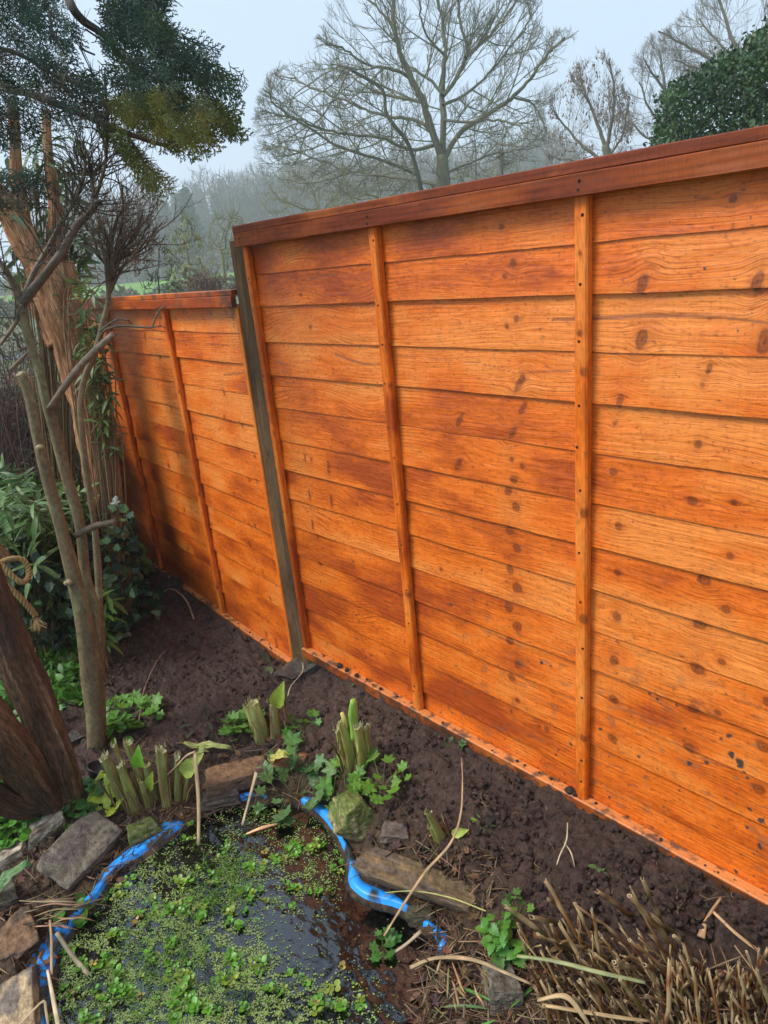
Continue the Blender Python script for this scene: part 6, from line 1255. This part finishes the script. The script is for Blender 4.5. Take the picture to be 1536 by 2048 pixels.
# ------------------------------------------------------------------ the hillside wood: each tree its own thing, copies of a few kinds
def far_kind(kind, seed):
    g = np.random.default_rng(seed); root = thing('woodland_tree', 'hazy bare tree in the woodland on the far hillside', 'tree', (0, 0, 0), 'bare trees on the hillside')
    T = MB(); Cm = MB(); H = 12.0
    if kind == 'bare':
        seeds = [np.array([0, 0, z]) for z in np.arange(-1, 4.5, .7)]; par = [-1] + list(range(len(seeds) - 1))
        v = rdir(520, 0, g) * (g.random(520) ** .4)[:, None]; att = v * [3.4, 3.4, 4.2] + [0, 0, 7.8]
        P, pr = grow(seeds, par, att, 4, .7, .6, 40, .1, seed); r = radii(P, pr, .035, 2.3); mesh_tree(P, pr, r, .07, T, Cm, (0.105, 0.10, 0.075), (0.13, 0.12, 0.10), 6, g, .8, .03, 3)
        T.build('trunk', M_FAR, root); Cm.build('crown', M_FAR, root)
    else:
        root['label'] = 'hazy dark conifer among the bare trees on the far hillside'; root['group'] = 'conifers on the hillside'; root.name = 'woodland_conifer'
        tube(T, [[0, 0, -1], [0, 0, 6], [0, 0, 12.5]], [.28, .18, .04], 7, (0.08, 0.06, 0.05)); n = 2600; t = g.random(n) ** .7; z = 12.6 - 10.8 * t; R = 2.6 * t ** .8 * (0.7 + .3 * np.cos(z * 5.2)) * g.random(n) ** .4; th = g.random(n) * 6.283
        P = np.stack([R * np.cos(th), R * np.sin(th), z - .15 * R], 1); d = np.stack([np.cos(th), np.sin(th), -.3 + 0 * th], 1)
        scatter(Cm, *SMALL, P, d + .3 * g.normal(size=(n, 3)), rdir(n, 1, g), .75, jit((0.035, 0.06, 0.04), n, .3, g)); T.build('trunk', M_FAR, root); Cm.build('crown', M_FAR, root)
    return root
kinds = [far_kind('bare', 1), far_kind('bare', 2), far_kind('bare', 3), far_kind('conif', 4), far_kind('conif', 5)]
def copy_tree(r):
    c = r.copy(); COL.objects.link(c)
    for ch in list(r.children):
        k = ch.copy(); COL.objects.link(k); k.parent = c; k.matrix_parent_inverse = Matrix.Identity(4)
    return c
for k in kinds:
    for ch in k.children: ch.matrix_parent_inverse = Matrix.Identity(4)
g = np.random.default_rng(6); cnt = 0; used = set(); cand = []
for d in np.arange(122, 250, 9.5):
    for az in np.arange(-80, -24, 4.2 * 150 / d / 2.0):
        cand.append((d + 4 * g.normal(), az + .7 * g.normal()))
for d, az in cand:
    x, y = d * math.sin(math.radians(az)), d * math.cos(math.radians(az)); z = terrain_h(x, y)
    px = to_px([[x, y, z + 9]])[0]
    if not (80 < px[0] < 1150 and px[1] < 640): continue
    if px[0] > 700 and g.random() < .35: continue
    dark = (310 < px[0] < 450 and px[1] < 480) and g.random() < .75 or g.random() < .05; i = int(g.integers(3, 5)) if dark else int(g.integers(0, 3))
    if cnt >= 270: break
    o = kinds[i] if i not in used else copy_tree(kinds[i]); used.add(i); o.location = (float(x), float(y), float(z)); s = (0.85 + .45 * g.random()) * (0.85 if dark else 1.0); o.scale = (s, s, s * (0.9 + .25 * g.random())); o.rotation_euler.z = g.random() * 6.28; cnt += 1
print('far trees', cnt)
# hedge at the foot of the wood and along the field
def hedge(label, az0, az1, d, h, col, n, seed, w=1.5):
    g = np.random.default_rng(seed); az = np.radians(az0 + (az1 - az0) * g.random(n)); dd = d + w * g.normal(size=n); x, y = dd * np.sin(az), dd * np.cos(az); z = terrain_h(x, y) + h * g.random(n) * (0.7 + .3 * np.sin(az * 90)); lm = MB()
    scatter(lm, *SMALL, np.stack([x, y, z], 1), rdir(n, .6, g), rdir(n, 0, g), d * .007 * (.6 + .8 * g.random(n)), jit(col, n, .3, g)); return tag(lm.build('hedge', M_FAR), label, 'hedge', None, 'stuff')
hedge('rough brown hedge along the near side of the bright green field', -76, -40, 52, 1.1, (0.12, 0.115, 0.07), 6000, 1); hedge('dark bushy undergrowth along the foot of the hillside wood', -80, -30, 117, 5.5, (0.095, 0.095, 0.065), 9000, 2, 2.5)
# ------------------------------------------------------------------ evergreen bush top right, red twigs, garden bits beyond
def evergreen():
    g = np.random.default_rng(3); D = 7.5; o = thing('evergreen_bush', 'large dark green small leaved evergreen bush rising behind the right end of the taller fence', 'bush', at_D(1520, 420, D) * [1, 1, 0] + [0, 0, -.4]); lm = MB(); poly = [(1308, 300), (1310, 255), (1330, 215), (1322, 195), (1350, 172), (1385, 150), (1400, 150), (1440, 112), (1480, 100), (1500, 75), (1560, 45), (1700, 20), (1700, 420), (1308, 420)]
    q = rand_in_poly(poly, 40000, g); q = q + (9 + 9 * (fbm(np.c_[q * .012, 0 * q[:, 0]], 2, 6)[:, None] > 0)) * g.normal(size=q.shape) * (g.random((len(q), 1)) < .5); ds = polydist(q, np.array(poly)); keep = (g.random(len(q)) < .8 + .2 * np.exp(-ds / 40)); q = q[keep]; off = D + .55 * g.normal(size=len(q)); P = np.array([at_D(a, b, d) for (a, b), d in zip(q, off)])
    m = fbm(P * 4.5, 3, 5); ok = m > -.75; P = P[ok]; m = m[ok]; n = len(P); c = jit((0.035, 0.075, 0.030), n, .28, g); hi = m > .25; c[hi] = jit((0.07, 0.13, 0.045), hi.sum(), .2, g)
    scatter(lm, *OVAL, P, rdir(n, .7, g), rdir(n, .5, g), .038 * (.6 + .7 * g.random(n)), c); lm.build('foliage', M_LEAF, o); tm = MB(); b = np.array(o.location)
    for i in range(9): e = at_D(1340 + 40 * i + 20 * g.normal(), 200 + 30 * g.normal(), D + .2 * g.normal()); tube(tm, crom([b, b * .5 + e * .5 + [0, 0, -.2], e], 4), np.linspace(.045, .008, 9), 7, (0.12, 0.09, 0.06))
    tm.build('branches', M_TWIG, o)
evergreen()
def twig_bush(label, poly, base, dist, n, col, seed, r=.003, arch=.3):
    g = np.random.default_rng(seed); b = at_D(*base, dist); b[2] = base_z(b) if dist > 6 else -.15; o = thing('twiggy_bush', label, 'bush', b); mb = MB()
    for (x, y) in rand_in_poly(poly, n, g):
        e = at_D(x, y, dist + .25 * g.normal()); s = b + [.25 * g.normal(), .15 * g.normal(), 0]; s2 = (s + e) / 2 + [0, 0, arch * g.random()] + .06 * g.normal(size=3); Q = crom([s, s2, e, e + .12 * rdir(1, -.3, g)[0]], 4); tube(mb, Q, np.linspace(r, r * .4, len(Q)), 4, jit(col, 1, .25, g)[0], cap=False)
        for _ in range(3): q = Q[g.integers(4, len(Q))]; tube(mb, crom([q, q + .07 * rdir(1, .3, g)[0], q + .14 * rdir(1, .2, g)[0]], 2), r * .45, 3, jit(col, 1, .25, g)[0], cap=False)
    mb.build('twigs', M_TWIG, o)
twig_bush('dense dark red twiggy bush at the left edge behind the slender stems', [(-40, 790), (60, 770), (105, 830), (100, 930), (50, 980), (-40, 970)], (30, 1050), 4.6, 330, (0.13, 0.06, 0.055), 1)
twig_bush('tangle of dark bare twigs at the left edge above the red twigs', [(-40, 640), (40, 650), (130, 690), (120, 780), (-40, 790)], (10, 900), 4.3, 110, (0.09, 0.075, 0.065), 2, .0022)
twig_bush('heap of brown brushwood showing just above the lower fence beside the post', [(375, 590), (380, 565), (410, 552), (440, 560), (450, 585)], (410, 610), 9, 70, (0.16, 0.11, 0.085), 3, .009, .15)
twig_bush('grey green twiggy scrub between the trunks at the far left', [(60, 760), (180, 800), (210, 960), (120, 1010), (70, 930)], (130, 1080), 4.4, 200, (0.17, 0.17, 0.10), 4, .0025)
def rail(name, label, cat, a, b, w, h, col, mat, dist):
    p, q = at_D(*a, dist[0]), at_D(*b, dist[1]); u = unit(q - p); n = unit(np.cross(u, [0, 0, 1.])); up = np.cross(n, u); mb = MB(); V = []
    t = np.linspace(0, 1, 40)
    for s_, z_ in [(-1, 0), (-1, -1), (1, -1), (1, 0)]: V.append(p + (q - p) * t[:, None] + n * w / 2 * s_ + up * h * z_)
    V = np.stack(V, 1); V += .002 * fbm(V * 14, 2, 3)[..., None]; c = np.array(col) * (1 + .3 * fbm(V * 12, 3, 2)[..., None]); mb.add(V.reshape(-1, 3), grid_faces(40, 4, True), np.clip(c, .01, 1).reshape(-1, 3)); mb.F.append(np.array([[0, 1, 2, 3], [156, 157, 158, 159]])); return tag(mb.build(name, mat, smooth=False), label, cat)
rail('timber_rail', 'wet reddish timber rail sloping down behind the stems at the left edge', 'rail', (15, 745), (150, 785), .05, .05, (0.30, 0.17, 0.11), M_POST, (4.5, 4.0))
rail('mossy_board', 'mossy green edging board below the wet reddish rail', 'board', (95, 800), (200, 900), .03, .16, (0.16, 0.18, 0.08), M_POST, (4.4, 3.9))
rail('roof_timber', 'dark red timber poking up beside the grey post above the lower fence', 'timber', (455, 586), (472, 566), .12, .10, (0.20, 0.10, 0.08), M_POST, (9, 9))
# ------------------------------------------------------------------ misty air
def haze():
    x0, x1, y0, y1, z0, z1 = -320, 320, -320, 320, -2.6, 40; mb = MB(); V = [(x, y, z) for z in (z0, z1) for y in (y0, y1) for x in (x0, x1)]
    m = bpy.data.materials.new('haze_air'); m.use_nodes = True; t = m.node_tree; t.nodes.remove(t.nodes['Principled BSDF']); v = N(t, 'ShaderNodeVolumePrincipled'); v.inputs['Density'].default_value = 0.0027; v.inputs['Color'].default_value = (0.93, 0.97, 1.0, 1); v.inputs['Anisotropy'].default_value = 0.2
    t.links.new(v.outputs[0], t.nodes['Material Output'].inputs['Volume']); mb.add(V, [(0, 2, 3, 1), (4, 5, 7, 6), (0, 1, 5, 4), (1, 3, 7, 5), (3, 2, 6, 7), (2, 0, 4, 6)]); o = mb.build('haze', m, smooth=False); tag(o, 'pale winter mist hanging over the field and the hillside wood', 'mist', None, 'stuff')
haze()
